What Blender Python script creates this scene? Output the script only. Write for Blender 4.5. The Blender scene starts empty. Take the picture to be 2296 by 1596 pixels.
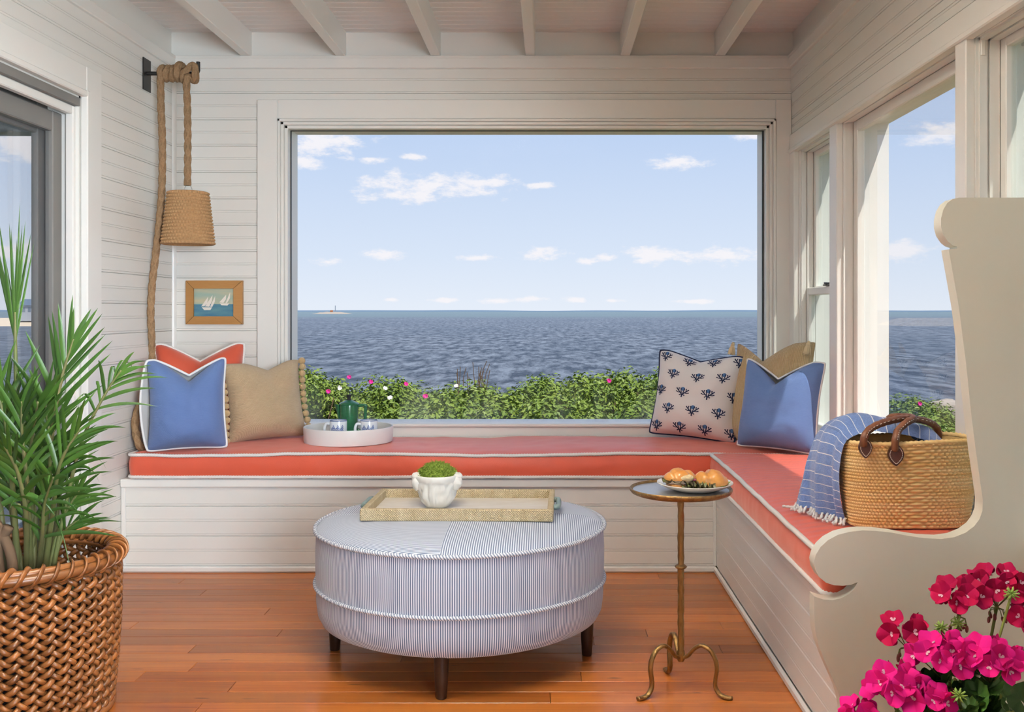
import bpy, math, random
import numpy as np
from mathutils import Vector, Matrix, noise
R = math.radians
PI = math.pi
random.seed(7)
SC = bpy.context.scene
COL = SC.collection

# ------------------------------------------------------------------ camera, sky, sun, exposure
FPX, VX, VY, EYE = 2232.0, 1230.0, 697.0, 1.06
cam_d = bpy.data.cameras.new('camera'); cam = bpy.data.objects.new('camera', cam_d); COL.objects.link(cam)
cam.location = (0, 0, EYE); cam.rotation_euler = (R(90), 0, 0)
cam_d.sensor_width = 36; cam_d.sensor_fit = 'HORIZONTAL'; cam_d.lens = 36 * FPX / 2296
cam_d.shift_x = -(VX - 1148) / 2296; cam_d.shift_y = -(798 - VY) / 2296
cam_d.clip_start = 0.05; cam_d.clip_end = 20000
SC.camera = cam
vs = SC.view_settings
vs.view_transform = 'Standard'; vs.look = 'None'; vs.gamma = 1; vs.use_curve_mapping = False
vs.exposure = 0.32


def P(px, py, Y):
    return Vector(((px - VX) * Y / FPX, Y, EYE - (py - VY) * Y / FPX))


class NT:
    """tiny node-tree helper"""
    def __init__(s, tree):
        s.t = tree; s.n = tree.nodes; s.l = tree.links

    def new(s, typ, **kw):
        nd = s.n.new(typ)
        for k, v in kw.items():
            setattr(nd, k, v)
        return nd

    def link(s, a, b):
        s.l.new(a, b)

    def put(s, sock, v):
        if v is None: return
        if hasattr(v, 'is_linked'): s.l.new(v, sock)
        else: sock.default_value = v

    def math(s, op, a, b=None, c=None, clamp=False):
        nd = s.new('ShaderNodeMath', operation=op); nd.use_clamp = clamp
        s.put(nd.inputs[0], a); s.put(nd.inputs[1], b); s.put(nd.inputs[2], c)
        return nd.outputs[0]

    def mix(s, fac, a, b, blend='MIX'):
        nd = s.new('ShaderNodeMix', data_type='RGBA', blend_type=blend)
        s.put(nd.inputs[0], fac); s.put(nd.inputs[6], a); s.put(nd.inputs[7], b)
        return nd.outputs[2]

    def ramp(s, fac, stops, interp='LINEAR'):
        nd = s.new('ShaderNodeValToRGB'); cr = nd.color_ramp; cr.interpolation = interp
        while len(cr.elements) < len(stops): cr.elements.new(0.5)
        for e, (p, c) in zip(cr.elements, stops):
            e.position = p; e.color = c if len(c) == 4 else (*c, 1)
        s.put(nd.inputs[0], fac)
        return nd.outputs[0]

    def maprange(s, v, a, b, c=0.0, d=1.0, smooth=False):
        nd = s.new('ShaderNodeMapRange'); nd.interpolation_type = 'SMOOTHSTEP' if smooth else 'LINEAR'
        s.put(nd.inputs[0], v); nd.inputs[1].default_value = a; nd.inputs[2].default_value = b
        nd.inputs[3].default_value = c; nd.inputs[4].default_value = d
        return nd.outputs[0]

    def noise(s, vec, scale, detail=4, rough=0.55):
        nd = s.new('ShaderNodeTexNoise'); s.put(nd.inputs['Vector'], vec)
        nd.inputs['Scale'].default_value = scale; nd.inputs['Detail'].default_value = detail
        nd.inputs['Roughness'].default_value = rough
        return nd.outputs[0]

    def scale(s, vec, xyz):
        nd = s.new('ShaderNodeVectorMath', operation='MULTIPLY'); s.put(nd.inputs[0], vec); nd.inputs[1].default_value = xyz
        return nd.outputs[0]

    def sep(s, vec):
        nd = s.new('ShaderNodeSeparateXYZ'); s.put(nd.inputs[0], vec); return nd.outputs

    def comb(s, x, y, z=0.0):
        nd = s.new('ShaderNodeCombineXYZ'); s.put(nd.inputs[0], x); s.put(nd.inputs[1], y); s.put(nd.inputs[2], z)
        return nd.outputs[0]


# ---- sky: a gradient by elevation with small fair-weather clouds
world = bpy.data.worlds.new('summer_sky'); SC.world = world; world.use_nodes = True
wt = NT(world.node_tree); wt.n.clear()
tc = wt.new('ShaderNodeTexCoord')
dx, dy, dz = wt.sep(tc.outputs['Generated'])
az = wt.math('ARCTAN2', dx, dy)
el = wt.math('ARCSINE', dz)
sky = wt.ramp(wt.maprange(el, 0.0, 1.5708), [
    (0.0, (.76, .82, .91)), (.035, (.66, .755, .90)), (.11, (.50, .63, .86)), (.35, (.38, .53, .82)), (1.0, (.28, .43, .76))])
uv = wt.comb(az, el)
warp = wt.noise(wt.scale(uv, (1, 2.2, 1)), 34, 8, .66)
clouds = [(695, 318, 100, 36), (680, 362, 45, 14), (980, 415, 150, 27), (885, 438, 85, 16), (1075, 412, 70, 13), (1212, 415, 24, 9),
          (1525, 360, 56, 18), (866, 572, 40, 13), (733, 586, 32, 9), (1065, 578, 40, 8), (1215, 568, 52, 14), (1310, 585, 30, 7),
          (1365, 577, 26, 9), (1480, 572, 78, 17), (1620, 575, 95, 18), (1710, 300, 60, 10), (875, 672, 14, 6), (1105, 674, 40, 6), (1195, 670, 34, 7),
          (1290, 672, 28, 7), (1000, 673, 30, 6), (1375, 675, 25, 5), (2015, 560, 85, 20), (2110, 300, 70, 26), (1560, 676, 40, 5), (60, 330, 120, 34), (10, 560, 90, 20), (930, 352, 26, 10),
          (835, 357, 26, 9), (1440, 585, 24, 8)]
acc = None
for (cx, cy, cw, ch) in clouds:
    a0 = math.atan((cx - VX) / FPX); e0 = math.atan((VY - cy) / math.hypot(FPX, cx - VX))
    sa = FPX / (cw * 1.22); se = FPX / (ch * 1.18)
    v1 = wt.new('ShaderNodeVectorMath', operation='SUBTRACT'); wt.put(v1.inputs[0], uv); v1.inputs[1].default_value = (a0, e0, 0)
    v2 = wt.new('ShaderNodeVectorMath', operation='MULTIPLY'); wt.link(v1.outputs[0], v2.inputs[0]); v2.inputs[1].default_value = (sa, se, 0)
    v3 = wt.new('ShaderNodeVectorMath', operation='LENGTH'); wt.link(v2.outputs[0], v3.inputs[0])
    acc = v3.outputs['Value'] if acc is None else wt.math('MINIMUM', acc, v3.outputs['Value'])
dens = wt.math('ADD', wt.math('SUBTRACT', 1.0, acc), wt.math('MULTIPLY', wt.math('SUBTRACT', warp, 0.5), 3.6))
mask = wt.maprange(dens, -0.05, 0.85, 0, .92, True)
# the same kind of cloud scattered over the rest of the sky
gen = wt.maprange(wt.noise(wt.scale(uv, (1, 2.6, 1)), 6.0, 6, .6), .62, .74, 0, .8, True)
gen = wt.math('MULTIPLY', gen, wt.maprange(wt.math('ABSOLUTE', az), .62, .8, 0, 1, True))
mask = wt.math('MAXIMUM', mask, gen)
skyc = wt.mix(mask, sky, (.90, .88, .91, 1))
bg = wt.new('ShaderNodeBackground'); wt.link(skyc, bg.inputs[0]); bg.inputs[1].default_value = .84
wo = wt.new('ShaderNodeOutputWorld'); wt.link(bg.outputs[0], wo.inputs[0])


def lamp(name, typ, loc, rot, energy, color, **kw):
    d = bpy.data.lights.new(name, typ); d.energy = energy; d.color = color
    for k, v in kw.items(): setattr(d, k, v)
    o = bpy.data.objects.new(name, d); COL.objects.link(o); o.location = loc; o.rotation_euler = rot
    return o


# sun high behind the camera, a little to the right
sun_dir = Vector((-.355, .45, -1.0)).normalized()
sun = lamp('sun', 'SUN', (3, -3, 8), sun_dir.to_track_quat('-Z', 'Y').to_euler(), 4.2, (1.0, .95, .86), angle=R(.6))
# added fill lamps by the rear and side windows, brightening the room
lamp('rear_fill_light', 'AREA', (-.3, -2.12, 1.25), (R(90), 0, PI), 24, (1.0, .98, .93), shape='RECTANGLE', size=2.4, size_y=1.5)
lamp('side_fill_light', 'AREA', (1.04, -.9, 1.18), Vector((-.60, .80, .02)).to_track_quat('-Z', 'Y').to_euler(), 25, (.80, .90, 1.0), shape='RECTANGLE', size=1.1, size_y=1.2, spread=R(62))
# added lamp above the view, aimed at the ceiling to brighten the room
lamp('bounce_fill_light', 'AREA', (-.3, .9, 1.45), Vector((0, .66, .75)).to_track_quat('-Z', 'Y').to_euler(), 118, (1.0, .955, .85), shape='DISK', size=.7, spread=R(52))


# ------------------------------------------------------------------ materials
def mat(name, col, rough=.5, spec=.5, metal=0.0, sheen=0.0, coat=0.0, var=None, rand=0.0, bump=None, sub=0.0, ior=None):
    """var=(scale, stretch xyz, amount, col2); bump=(kind, scale, stretch, strength, dist)"""
    m = bpy.data.materials.new(name); m.use_nodes = True
    t = NT(m.node_tree); b = t.n['Principled BSDF']
    b.inputs['Roughness'].default_value = rough; b.inputs['Specular IOR Level'].default_value = spec
    b.inputs['Metallic'].default_value = metal
    b.inputs['Sheen Weight'].default_value = sheen; b.inputs['Sheen Roughness'].default_value = .5
    b.inputs['Coat Weight'].default_value = coat; b.inputs['Coat Roughness'].default_value = .12
    tcn = t.new('ShaderNodeTexCoord'); obv = tcn.outputs['Object']
    c = (*col, 1)
    if var:
        sc, st, am, c2 = var
        n = t.noise(t.scale(obv, st), sc, 5, .6)
        c = t.mix(t.maprange(n, .5 - .5 / max(am, .01) * .4, .5 + .5 / max(am, .01) * .4), c, (*c2, 1))
    if rand:
        oi = t.new('ShaderNodeObjectInfo')
        hs = t.new('ShaderNodeHueSaturation'); t.put(hs.inputs['Color'], c)
        t.put(hs.inputs['Value'], t.maprange(oi.outputs['Random'], 0, 1, 1 - rand, 1 + rand))
        c = hs.outputs[0]
    t.put(b.inputs['Base Color'], c)
    if bump:
        kind, sc, st, stren, dist = bump
        if kind == 'noise':
            h = t.noise(t.scale(obv, st), sc, 5, .6)
        elif kind == 'weave':
            x, y, z = t.sep(t.scale(obv, st))
            h = t.math('MULTIPLY', t.math('SINE', t.math('MULTIPLY', t.math('ADD', x, y), sc)), t.math('SINE', t.math('MULTIPLY', z, sc)))
        elif kind == 'ribs':
            x, y, z = t.sep(t.scale(obv, st))
            h = t.math('SINE', t.math('MULTIPLY', t.math('ADD', t.math('ADD', x, y), z), sc))
        bn = t.new('ShaderNodeBump'); bn.inputs['Strength'].default_value = stren; bn.inputs['Distance'].default_value = dist
        t.put(bn.inputs['Height'], h); t.link(bn.outputs[0], b.inputs['Normal'])
    m['h'] = 1
    return m


def lin(r, g, b):
    f = lambda c: c / 255 / 12.92 if c <= 10 else ((c / 255 + .055) / 1.055) ** 2.4
    return (f(r), f(g), f(b))


M = {}
M['paint'] = mat('white_paint', (.81, .795, .745), .42, .4, var=(3, (1, 1, 1), .5, (.79, .77, .72)))
M['paint_ceiling'] = mat('ceiling_paint', (.86, .82, .785), .5, .3)
M['trim'] = mat('trim_paint', (.83, .815, .77), .32, .5)
M['panel'] = mat('panel_paint', (.75, .735, .63), .38, .45)
M['gasket'] = mat('black_gasket', (.015, .018, .02), .5)
M['bronze_door'] = mat('grey_door_frame', (.20, .195, .185), .5, .4)
M['porch'] = mat('blue_grey_shingle', (.20, .26, .29), .7, .2, var=(6, (1, 1, 1), .6, (.16, .21, .24)))
M['black_iron'] = mat('black_iron', (.018, .017, .016), .45, .5)
M['red'] = mat('coral_red_canvas', (.60, .085, .035), .55, .45, sheen=.45, var=(9, (1, 1, 1), .3, (.56, .075, .03)), bump=('noise', 420, (1, 1, 1), .25, .002))
M['redseat'] = mat('coral_red_seat_canvas', (.64, .10, .048), .40, .5, sheen=.5, var=(5, (1, 1, 1), .3, (.60, .09, .045)), bump=('noise', 380, (1, 1, 1), .25, .002))
M['redseat'].node_tree.nodes['Principled BSDF'].inputs['Sheen Tint'].default_value = (1, .55, .48, 1)
M['cord'] = mat('white_cotton_cord', (.80, .77, .73), .8, .2, sheen=.2)
M['blue'] = mat('blue_linen', (.095, .165, .37), .8, .2, sheen=.2, var=(70, (1, 1, 7), .5, (.125, .20, .41)), bump=('weave', 1500, (1, 1, 1), .3, .001))
M['white_cloth'] = mat('white_cloth', (.82, .81, .80), .8, .2, sheen=.2)
M['coral_cloth'] = mat('ivory_cotton', (.83, .79, .77), .75, .2, sheen=.2, bump=('noise', 60, (1, 1, 1), .1, .003))
M['navy'] = mat('navy_ink', (.016, .022, .06), .8, .2)
M['ink_blue'] = mat('mid_blue_ink', (.08, .18, .38), .8, .2)
M['tan'] = mat('tan_woven_linen', (.45, .33, .20), .9, .15, sheen=.2, var=(60, (1, 1, 6), .6, (.56, .43, .28)), bump=('weave', 1000, (1, 1, 1), .6, .002))
M['tanrib'] = mat('tan_ribbed_linen', (.48, .34, .17), .85, .15, sheen=.2, var=(50, (1, 1, 3), .6, (.56, .42, .24)), bump=('ribs', 900, (1, .2, 0), .7, .002))
M['pom'] = mat('tan_wool', (.58, .41, .21), .95, .1, sheen=.3, bump=('noise', 300, (1, 1, 1), .9, .004))
M['rope'] = mat('manila_rope', (.24, .14, .07), .85, .2, var=(160, (1, 1, 1), .7, (.38, .25, .14)), bump=('noise', 500, (1, 1, .4), .5, .002))
M['shade'] = mat('crochet_jute', (.36, .195, .085), .8, .25, var=(120, (1, 1, 1), .7, (.52, .33, .165)))
M['oak'] = mat('oak_frame', (.40, .19, .055), .45, .4, var=(30, (1, 1, 9), .6, (.46, .24, .08)))
M['floor'] = None
M['brass'] = mat('antique_brass', (.36, .22, .075), .36, .5, metal=.85, var=(70, (1, 1, .3), .8, (.16, .085, .03)), bump=('noise', 130, (1, 1, .35), .8, .004))
M['tabletop'] = mat('aged_metal_top', (.52, .50, .47), .28, .5, metal=.75, var=(9, (1, 1, 1), .6, (.44, .40, .36)))
M['china'] = mat('white_china', (.83, .82, .78), .18, .5)
M['tray_white'] = mat('white_lacquer', (.80, .79, .77), .35, .4)
M['plaster'] = mat('white_plaster', (.80, .79, .75), .7, .25, var=(25, (1, 1, 1), .5, (.71, .69, .63)))
M['moss'] = mat('moss', (.10, .16, .02), .9, .1, var=(40, (1, 1, 1), .9, (.22, .30, .05)))
M['green_glaze'] = mat('green_glaze', (.010, .085, .032), .16, .5, coat=.3, var=(40, (1, 1, 3), .6, (.02, .13, .055)))
M['darkwood'] = mat('espresso_wood', (.018, .009, .006), .3, .5)
M['wicker'] = mat('wicker_cane', (.30, .11, .026), .36, .45, var=(40, (1, 1, .6), .8, (.15, .055, .018)), rand=.38, coat=.15)
M['pot_dark'] = mat('dark_nursery_pot', (.012, .012, .016), .6, .3)
M['soil'] = mat('soil', (.03, .018, .01), .95, .1, bump=('noise', 60, (1, 1, 1), 1, .02))
M['palm'] = mat('palm_leaf', (.021, .068, .010), .38, .4, var=(7, (1, 1, 1), .6, (.055, .125, .018)), rand=.35)
M['palm_stem'] = mat('palm_stem', (.09, .14, .035), .5, .4, var=(9, (1, 1, .4), .7, (.16, .13, .06)))
M['raffia'] = mat('raffia', (.44, .34, .19), .7, .25, var=(60, (1, 1, .3), .8, (.60, .50, .33)), bump=('weave', 900, (1, 1, 1), .8, .002))
M['raffia_floor'] = mat('raffia_white_floor', (.74, .70, .64), .45, .4, var=(60, (.2, 1, 1), .7, (.60, .53, .43)), bump=('weave', 700, (1, 1, 1), .4, .002))
M['tote'] = mat('palm_straw', (.72, .43, .13), .6, .35, var=(16, (.25, .25, 5), .9, (.84, .64, .33)), rand=0)
M['leather'] = mat('brown_leather', (.15, .05, .018), .5, .45, var=(90, (1, 1, 1), .7, (.09, .03, .012)), bump=('noise', 150, (1, 1, 1), .4, .003))
M['leather_dark'] = mat('dark_brown_leather', (.055, .012, .006), .4, .5)
M['stitch'] = mat('white_stitch', (.75, .70, .62), .8, .2)
M['bread'] = mat('glazed_bread', (.46, .15, .02), .3, .5, coat=.2, var=(28, (1, 1, 1), .8, (.64, .33, .09)))
M['crumb'] = mat('bread_crumb', (.74, .58, .34), .8, .2, bump=('noise', 200, (1, 1, 1), .8, .004))
M['lettuce'] = mat('red_lettuce', (.05, .012, .02), .4, .4, var=(60, (1, 1, 1), .8, (.10, .13, .03)))
M['green_lettuce'] = mat('green_lettuce', (.30, .45, .09), .45, .4)
M['chicken'] = mat('sliced_chicken', (.70, .58, .45), .5, .4, var=(60, (1, 1, 3), .8, (.50, .30, .26)))
M['onion'] = mat('pickled_onion', (.36, .06, .13), .4, .4)
M['crimson'] = mat('crimson_petal', (.34, .003, .03), .75, .12, rand=.25, var=(30, (1, 1, 1), .6, (.26, .003, .055)))
M['hotpink'] = mat('hot_pink_petal', (.70, .008, .15), .75, .12, rand=.15, var=(30, (1, 1, 1), .6, (.62, .015, .26)))
M['petal_eye'] = mat('pale_petal_eye', (.80, .50, .60), .6, .3)
M['bud'] = mat('geranium_bud', (.22, .10, .05), .6, .3, var=(80, (1, 1, 1), .8, (.30, .02, .06)))
M['ger_stem'] = mat('geranium_stem', (.16, .15, .03), .55, .35, var=(12, (1, 1, 1), .7, (.14, .20, .035)))
M['ger_leaf'] = mat('geranium_leaf', (.025, .07, .012), .5, .35, var=(12, (1, 1, 1), .6, (.05, .12, .02)), rand=.2)
M['terracotta'] = mat('terracotta', (.38, .14, .06), .8, .2)
M['bush'] = mat('rose_leaf', (.085, .155, .016), .5, .35, var=(2.5, (1, 1, 1), .9, (.24, .31, .036)))
M['bush2'] = mat('rose_leaf_yellow', (.24, .31, .036), .5, .35, var=(2.6, (1, 1, 1), .9, (.07, .13, .014)))
M['twig'] = mat('twig', (.16, .10, .06), .8, .2)
M['rosepink'] = mat('rose_pink', (.72, .03, .28), .6, .3)
M['rosewhite'] = mat('rose_white', (.85, .80, .74), .6, .3)
M['grass'] = mat('dune_grass', (.36, .38, .10), .6, .2, var=(1.5, (1, 1, 1), .8, (.50, .46, .20)))
M['ground'] = mat('ground', (.10, .13, .035), .95, .1, var=(.7, (1, 1, 1), .9, (.22, .19, .09)))
M['rock'] = mat('beach_rock', (.42, .36, .30), .9, .2, var=(3, (1, 1, 1), .8, (.30, .26, .22)))
M['sand'] = mat('sand', (.62, .52, .40), .95, .1)
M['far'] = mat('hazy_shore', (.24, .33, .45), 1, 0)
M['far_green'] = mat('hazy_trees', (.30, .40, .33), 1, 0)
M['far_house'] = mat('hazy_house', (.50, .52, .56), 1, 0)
M['far_window'] = mat('hazy_window', (.20, .25, .32), .4, .3)
M['sky_paint'] = mat('painted_sky', (.24, .42, .40), .6, .2, var=(9, (.3, 1, 2.5), .9, (.60, .52, .32)))
M['sea_paint'] = mat('painted_sea', (.04, .13, .26), .6, .2, var=(22, (.4, 1, 3), .9, (.13, .30, .33)))
M['sail'] = mat('painted_sail', (.82, .76, .68), .7, .2)
M['dark_metal'] = mat('dark_latch', (.05, .045, .04), .35, .5, metal=.6)
M['steel'] = mat('steel_wire', (.5, .5, .48), .35, .5, metal=.9)
M['verdigris'] = mat('green_tray_handle', (.16, .22, .21), .5, .4)
M['shell'] = mat('exterior_trim_paint', (.84, .83, .80), .45, .4)
M['sheer'] = None
M['tassel'] = mat('cream_tassel', (.70, .55, .33), .9, .15, sheen=.3)
M['bulb'] = mat('frosted_bulb', (.85, .82, .75), .4, .4)


def floor_mat():
    m = bpy.data.materials.new('fir_floor'); m.use_nodes = True
    t = NT(m.node_tree); b = t.n['Principled BSDF']
    o = t.new('ShaderNodeTexCoord').outputs['Object']; rnd = t.new('ShaderNodeObjectInfo').outputs['Random']
    v = t.new('ShaderNodeVectorMath', operation='ADD'); t.put(v.inputs[0], t.scale(o, (1, 1, 1)))
    t.put(v.inputs[1], t.comb(t.math('MULTIPLY', rnd, 37.0), t.math('MULTIPLY', rnd, 91.0)))
    g = t.noise(t.scale(v.outputs[0], (.9, 34, 1)), 3.0, 6, .6)
    g2 = t.noise(t.scale(v.outputs[0], (.5, 6, 1)), 2.0, 3, .5)
    c = t.mix(t.maprange(g, .3, .7), (.43, .125, .018, 1), (.26, .062, .009, 1))
    c = t.mix(t.maprange(g2, .35, .75, 0, .7), c, (.50, .18, .036, 1))
    k = t.noise(t.scale(v.outputs[0], (7, 60, 1)), 1.0, 2, .5)
    c = t.mix(t.maprange(k, .70, .76, 0, .85, True), c, (.05, .016, .006, 1))
    hs = t.new('ShaderNodeHueSaturation'); t.put(hs.inputs['Color'], c); t.put(hs.inputs['Value'], t.maprange(rnd, 0, 1, .70, 1.25))
    t.link(hs.outputs[0], b.inputs['Base Color'])
    b.inputs['Roughness'].default_value = .42; b.inputs['Specular IOR Level'].default_value = .3
    b.inputs['Coat Weight'].default_value = .32; b.inputs['Coat Roughness'].default_value = .11
    bn = t.new('ShaderNodeBump'); bn.inputs['Strength'].default_value = .12; bn.inputs['Distance'].default_value = .003
    t.put(bn.inputs['Height'], g); t.link(bn.outputs[0], b.inputs['Normal'])
    return m


M['floor'] = floor_mat()


def glass_mat(name, refl=.035, dirt=0.0, tint=(1, 1, 1)):
    m = bpy.data.materials.new(name); m.use_nodes = True
    t = NT(m.node_tree); t.n.clear()
    tr = t.new('ShaderNodeBsdfTransparent'); tr.inputs[0].default_value = (*tint, 1)
    gl = t.new('ShaderNodeBsdfGlossy'); gl.inputs['Roughness'].default_value = .01
    lw = t.new('ShaderNodeLayerWeight'); lw.inputs[0].default_value = .12
    mx = t.new('ShaderNodeMixShader'); t.put(mx.inputs[0], t.maprange(lw.outputs['Fresnel'], 0, 1, refl * .03, refl * 6))
    t.link(tr.outputs[0], mx.inputs[1]); t.link(gl.outputs[0], mx.inputs[2])
    last = mx.outputs[0]
    if dirt:
        o = t.new('ShaderNodeTexCoord').outputs['Object']
        d = t.new('ShaderNodeBsdfDiffuse'); d.inputs[0].default_value = (.8, .82, .82, 1)
        n = t.noise(t.scale(o, (3, 1, 1)), 2.0, 6, .6)
        x, y, z = t.sep(o)
        sp = t.math('MULTIPLY', t.maprange(n, .38, .72, 0, 1, True), t.maprange(z, .54, .80, dirt, 0.0, True))
        m2 = t.new('ShaderNodeMixShader'); t.put(m2.inputs[0], sp); t.link(last, m2.inputs[1]); t.link(d.outputs[0], m2.inputs[2])
        last = m2.outputs[0]
    out = t.new('ShaderNodeOutputMaterial'); t.link(last, out.inputs[0])
    return m


M['glass'] = glass_mat('window_glass', .02, .12)
M['glass_side'] = glass_mat('side_window_glass', .03, 0)
M['glass_old'] = glass_mat('double_hung_glass', .05, 0, (.93, .96, .95))


def screen_mat():
    m = bpy.data.materials.new('insect_screen'); m.use_nodes = True
    t = NT(m.node_tree); t.n.clear()
    tr = t.new('ShaderNodeBsdfTransparent'); d = t.new('ShaderNodeBsdfDiffuse'); d.inputs[0].default_value = (.22, .23, .24, 1)
    o = t.new('ShaderNodeTexCoord').outputs['Object']; x, y, z = t.sep(o)
    wv = t.math('MULTIPLY', t.math('SINE', t.math('MULTIPLY', y, 1400.0)), t.math('SINE', t.math('MULTIPLY', z, 1400.0)))
    mx = t.new('ShaderNodeMixShader'); t.put(mx.inputs[0], t.maprange(wv, -1, 1, .07, .17))
    t.link(tr.outputs[0], mx.inputs[1]); t.link(d.outputs[0], mx.inputs[2])
    out = t.new('ShaderNodeOutputMaterial'); t.link(mx.outputs[0], out.inputs[0])
    return m


M['screen'] = screen_mat()


def sheer_mat():
    m = bpy.data.materials.new('sheer_cotton'); m.use_nodes = True
    t = NT(m.node_tree); t.n.clear()
    tr = t.new('ShaderNodeBsdfTransparent'); d = t.new('ShaderNodeBsdfDiffuse'); d.inputs[0].default_value = (.85, .86, .86, 1)
    tl = t.new('ShaderNodeBsdfTranslucent'); tl.inputs[0].default_value = (.85, .86, .86, 1)
    a = t.new('ShaderNodeMixShader'); a.inputs[0].default_value = .5; t.link(d.outputs[0], a.inputs[1]); t.link(tl.outputs[0], a.inputs[2])
    b = t.new('ShaderNodeMixShader'); b.inputs[0].default_value = .65; t.link(tr.outputs[0], b.inputs[1]); t.link(a.outputs[0], b.inputs[2])
    out = t.new('ShaderNodeOutputMaterial'); t.link(b.outputs[0], out.inputs[0])
    return m


M['sheer'] = sheer_mat()


def sea_mat():
    m = bpy.data.materials.new('sea_water'); m.use_nodes = True
    t = NT(m.node_tree); b = t.n['Principled BSDF']
    o = t.new('ShaderNodeTexCoord').outputs['Object']; x, y, z = t.sep(o)
    n1 = t.noise(t.scale(o, (.55, .12, 1)), 1.0, 9, .74)
    n2 = t.noise(t.scale(o, (.035, .008, 1)), 1.0, 6, .65)
    body = t.mix(t.maprange(n1, .42, .60), (.05, .068, .10, 1), (.29, .33, .39, 1))  # ripple highlights painted into the water colour as pale and dark streaks
    body = t.mix(t.maprange(n2, .40, .65, 0, .40), body, (.065, .095, .14, 1))
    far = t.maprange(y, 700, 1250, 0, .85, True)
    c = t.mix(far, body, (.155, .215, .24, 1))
    t.link(c, b.inputs['Base Color'])
    b.inputs['Roughness'].default_value = .55; b.inputs['Specular IOR Level'].default_value = .12
    bn = t.new('ShaderNodeBump'); bn.inputs['Strength'].default_value = .9; bn.inputs['Distance'].default_value = 1.2
    t.put(bn.inputs['Height'], n1); t.link(bn.outputs[0], b.inputs['Normal'])
    return m


M['sea'] = sea_mat()


def ottoman_mats():
    out = []
    for side in (True, False):
        m = bpy.data.materials.new('ticking_' + ('side' if side else 'top')); m.use_nodes = True
        t = NT(m.node_tree); b = t.n['Principled BSDF']
        o = t.new('ShaderNodeTexCoord').outputs['Object']; x, y, z = t.sep(o)
        if side:
            ang = t.math('ARCTAN2', y, x)
            s = t.math('SINE', t.math('MULTIPLY', ang, 440.0))
        else:
            q = t.math('GREATER_THAN', t.math('MULTIPLY', t.math('ADD', x, .02), y), 0.0)   # alternate quarters
            k = 440.0 / .445
            sx = t.math('SINE', t.math('MULTIPLY', x, k)); sy = t.math('SINE', t.math('MULTIPLY', y, k))
            mixn = t.new('ShaderNodeMix', data_type='FLOAT'); t.put(mixn.inputs[0], q); t.put(mixn.inputs[2], sx); t.put(mixn.inputs[3], sy)
            s = mixn.outputs[0]
        c = t.mix(t.maprange(s, -.35, .25, 0, 1), (.72, .75, .81, 1), (.095, .13, .215, 1))
        t.link(c, b.inputs['Base Color'])
        b.inputs['Roughness'].default_value = .75; b.inputs['Specular IOR Level'].default_value = .25
        b.inputs['Sheen Weight'].default_value = .25
        out.append(m)
    return out


M['tick_side'], M['tick_top'] = ottoman_mats()


def tick_cord():
    m = bpy.data.materials.new('ticking_cord'); m.use_nodes = True
    t = NT(m.node_tree); b = t.n['Principled BSDF']
    o = t.new('ShaderNodeTexCoord').outputs['Object']; x, y, z = t.sep(o)
    s = t.math('SINE', t.math('ADD', t.math('MULTIPLY', t.math('ARCTAN2', y, x), 330.0), t.math('MULTIPLY', z, 500.0)))
    t.link(t.mix(t.maprange(s, -.2, .2), (.80, .81, .83, 1), (.20, .24, .32, 1)), b.inputs['Base Color'])
    b.inputs['Roughness'].default_value = .8
    return m


M['tick_cord'] = tick_cord()


def mug_mat():
    m = bpy.data.materials.new('mug_glaze_print'); m.use_nodes = True
    t = NT(m.node_tree); b = t.n['Principled BSDF']
    o = t.new('ShaderNodeTexCoord').outputs['Object']; x, y, z = t.sep(o)
    u = t.math('MULTIPLY', t.math('ARCTAN2', x, t.math('MULTIPLY', y, -1.0)), 5.2)     # 0 at the side facing the room
    v = t.math('MULTIPLY', z, 78.0)
    row = t.math('FLOOR', v)
    uo = t.math('ADD', u, t.math('MULTIPLY', t.math('MODULO', row, 2.0), .5))
    fu = t.math('SUBTRACT', t.math('FRACT', t.math('ADD', uo, 50.0)), .5); fv = t.math('FRACT', v)
    d = t.math('SQRT', t.math('ADD', t.math('MULTIPLY', fu, fu), t.math('MULTIPLY', t.math('MULTIPLY', fv, fv), .55)))
    ring = t.math('GREATER_THAN', t.math('SINE', t.math('MULTIPLY', d, 19.0)), -.45)
    rim = t.math('GREATER_THAN', z, .0905)
    band = t.math('MULTIPLY', t.math('GREATER_THAN', z, .006), t.math('LESS_THAN', z, t.math('ADD', .070, t.math('MULTIPLY', t.math('SINE', t.math('MULTIPLY', u, 2.2)), .007))))
    side = t.math('LESS_THAN', t.math('ABSOLUTE', t.math('SUBTRACT', u, .0)), 4.2)
    msk = t.math('MULTIPLY', t.math('MULTIPLY', ring, band), side)
    c = t.mix(msk, (.76, .78, .80, 1), (.025, .07, .26, 1))
    c = t.mix(t.math('MULTIPLY', rim, .8), c, (.05, .10, .28, 1))
    t.link(c, b.inputs['Base Color']); b.inputs['Roughness'].default_value = .2
    return m


M['mug'] = mug_mat()


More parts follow.
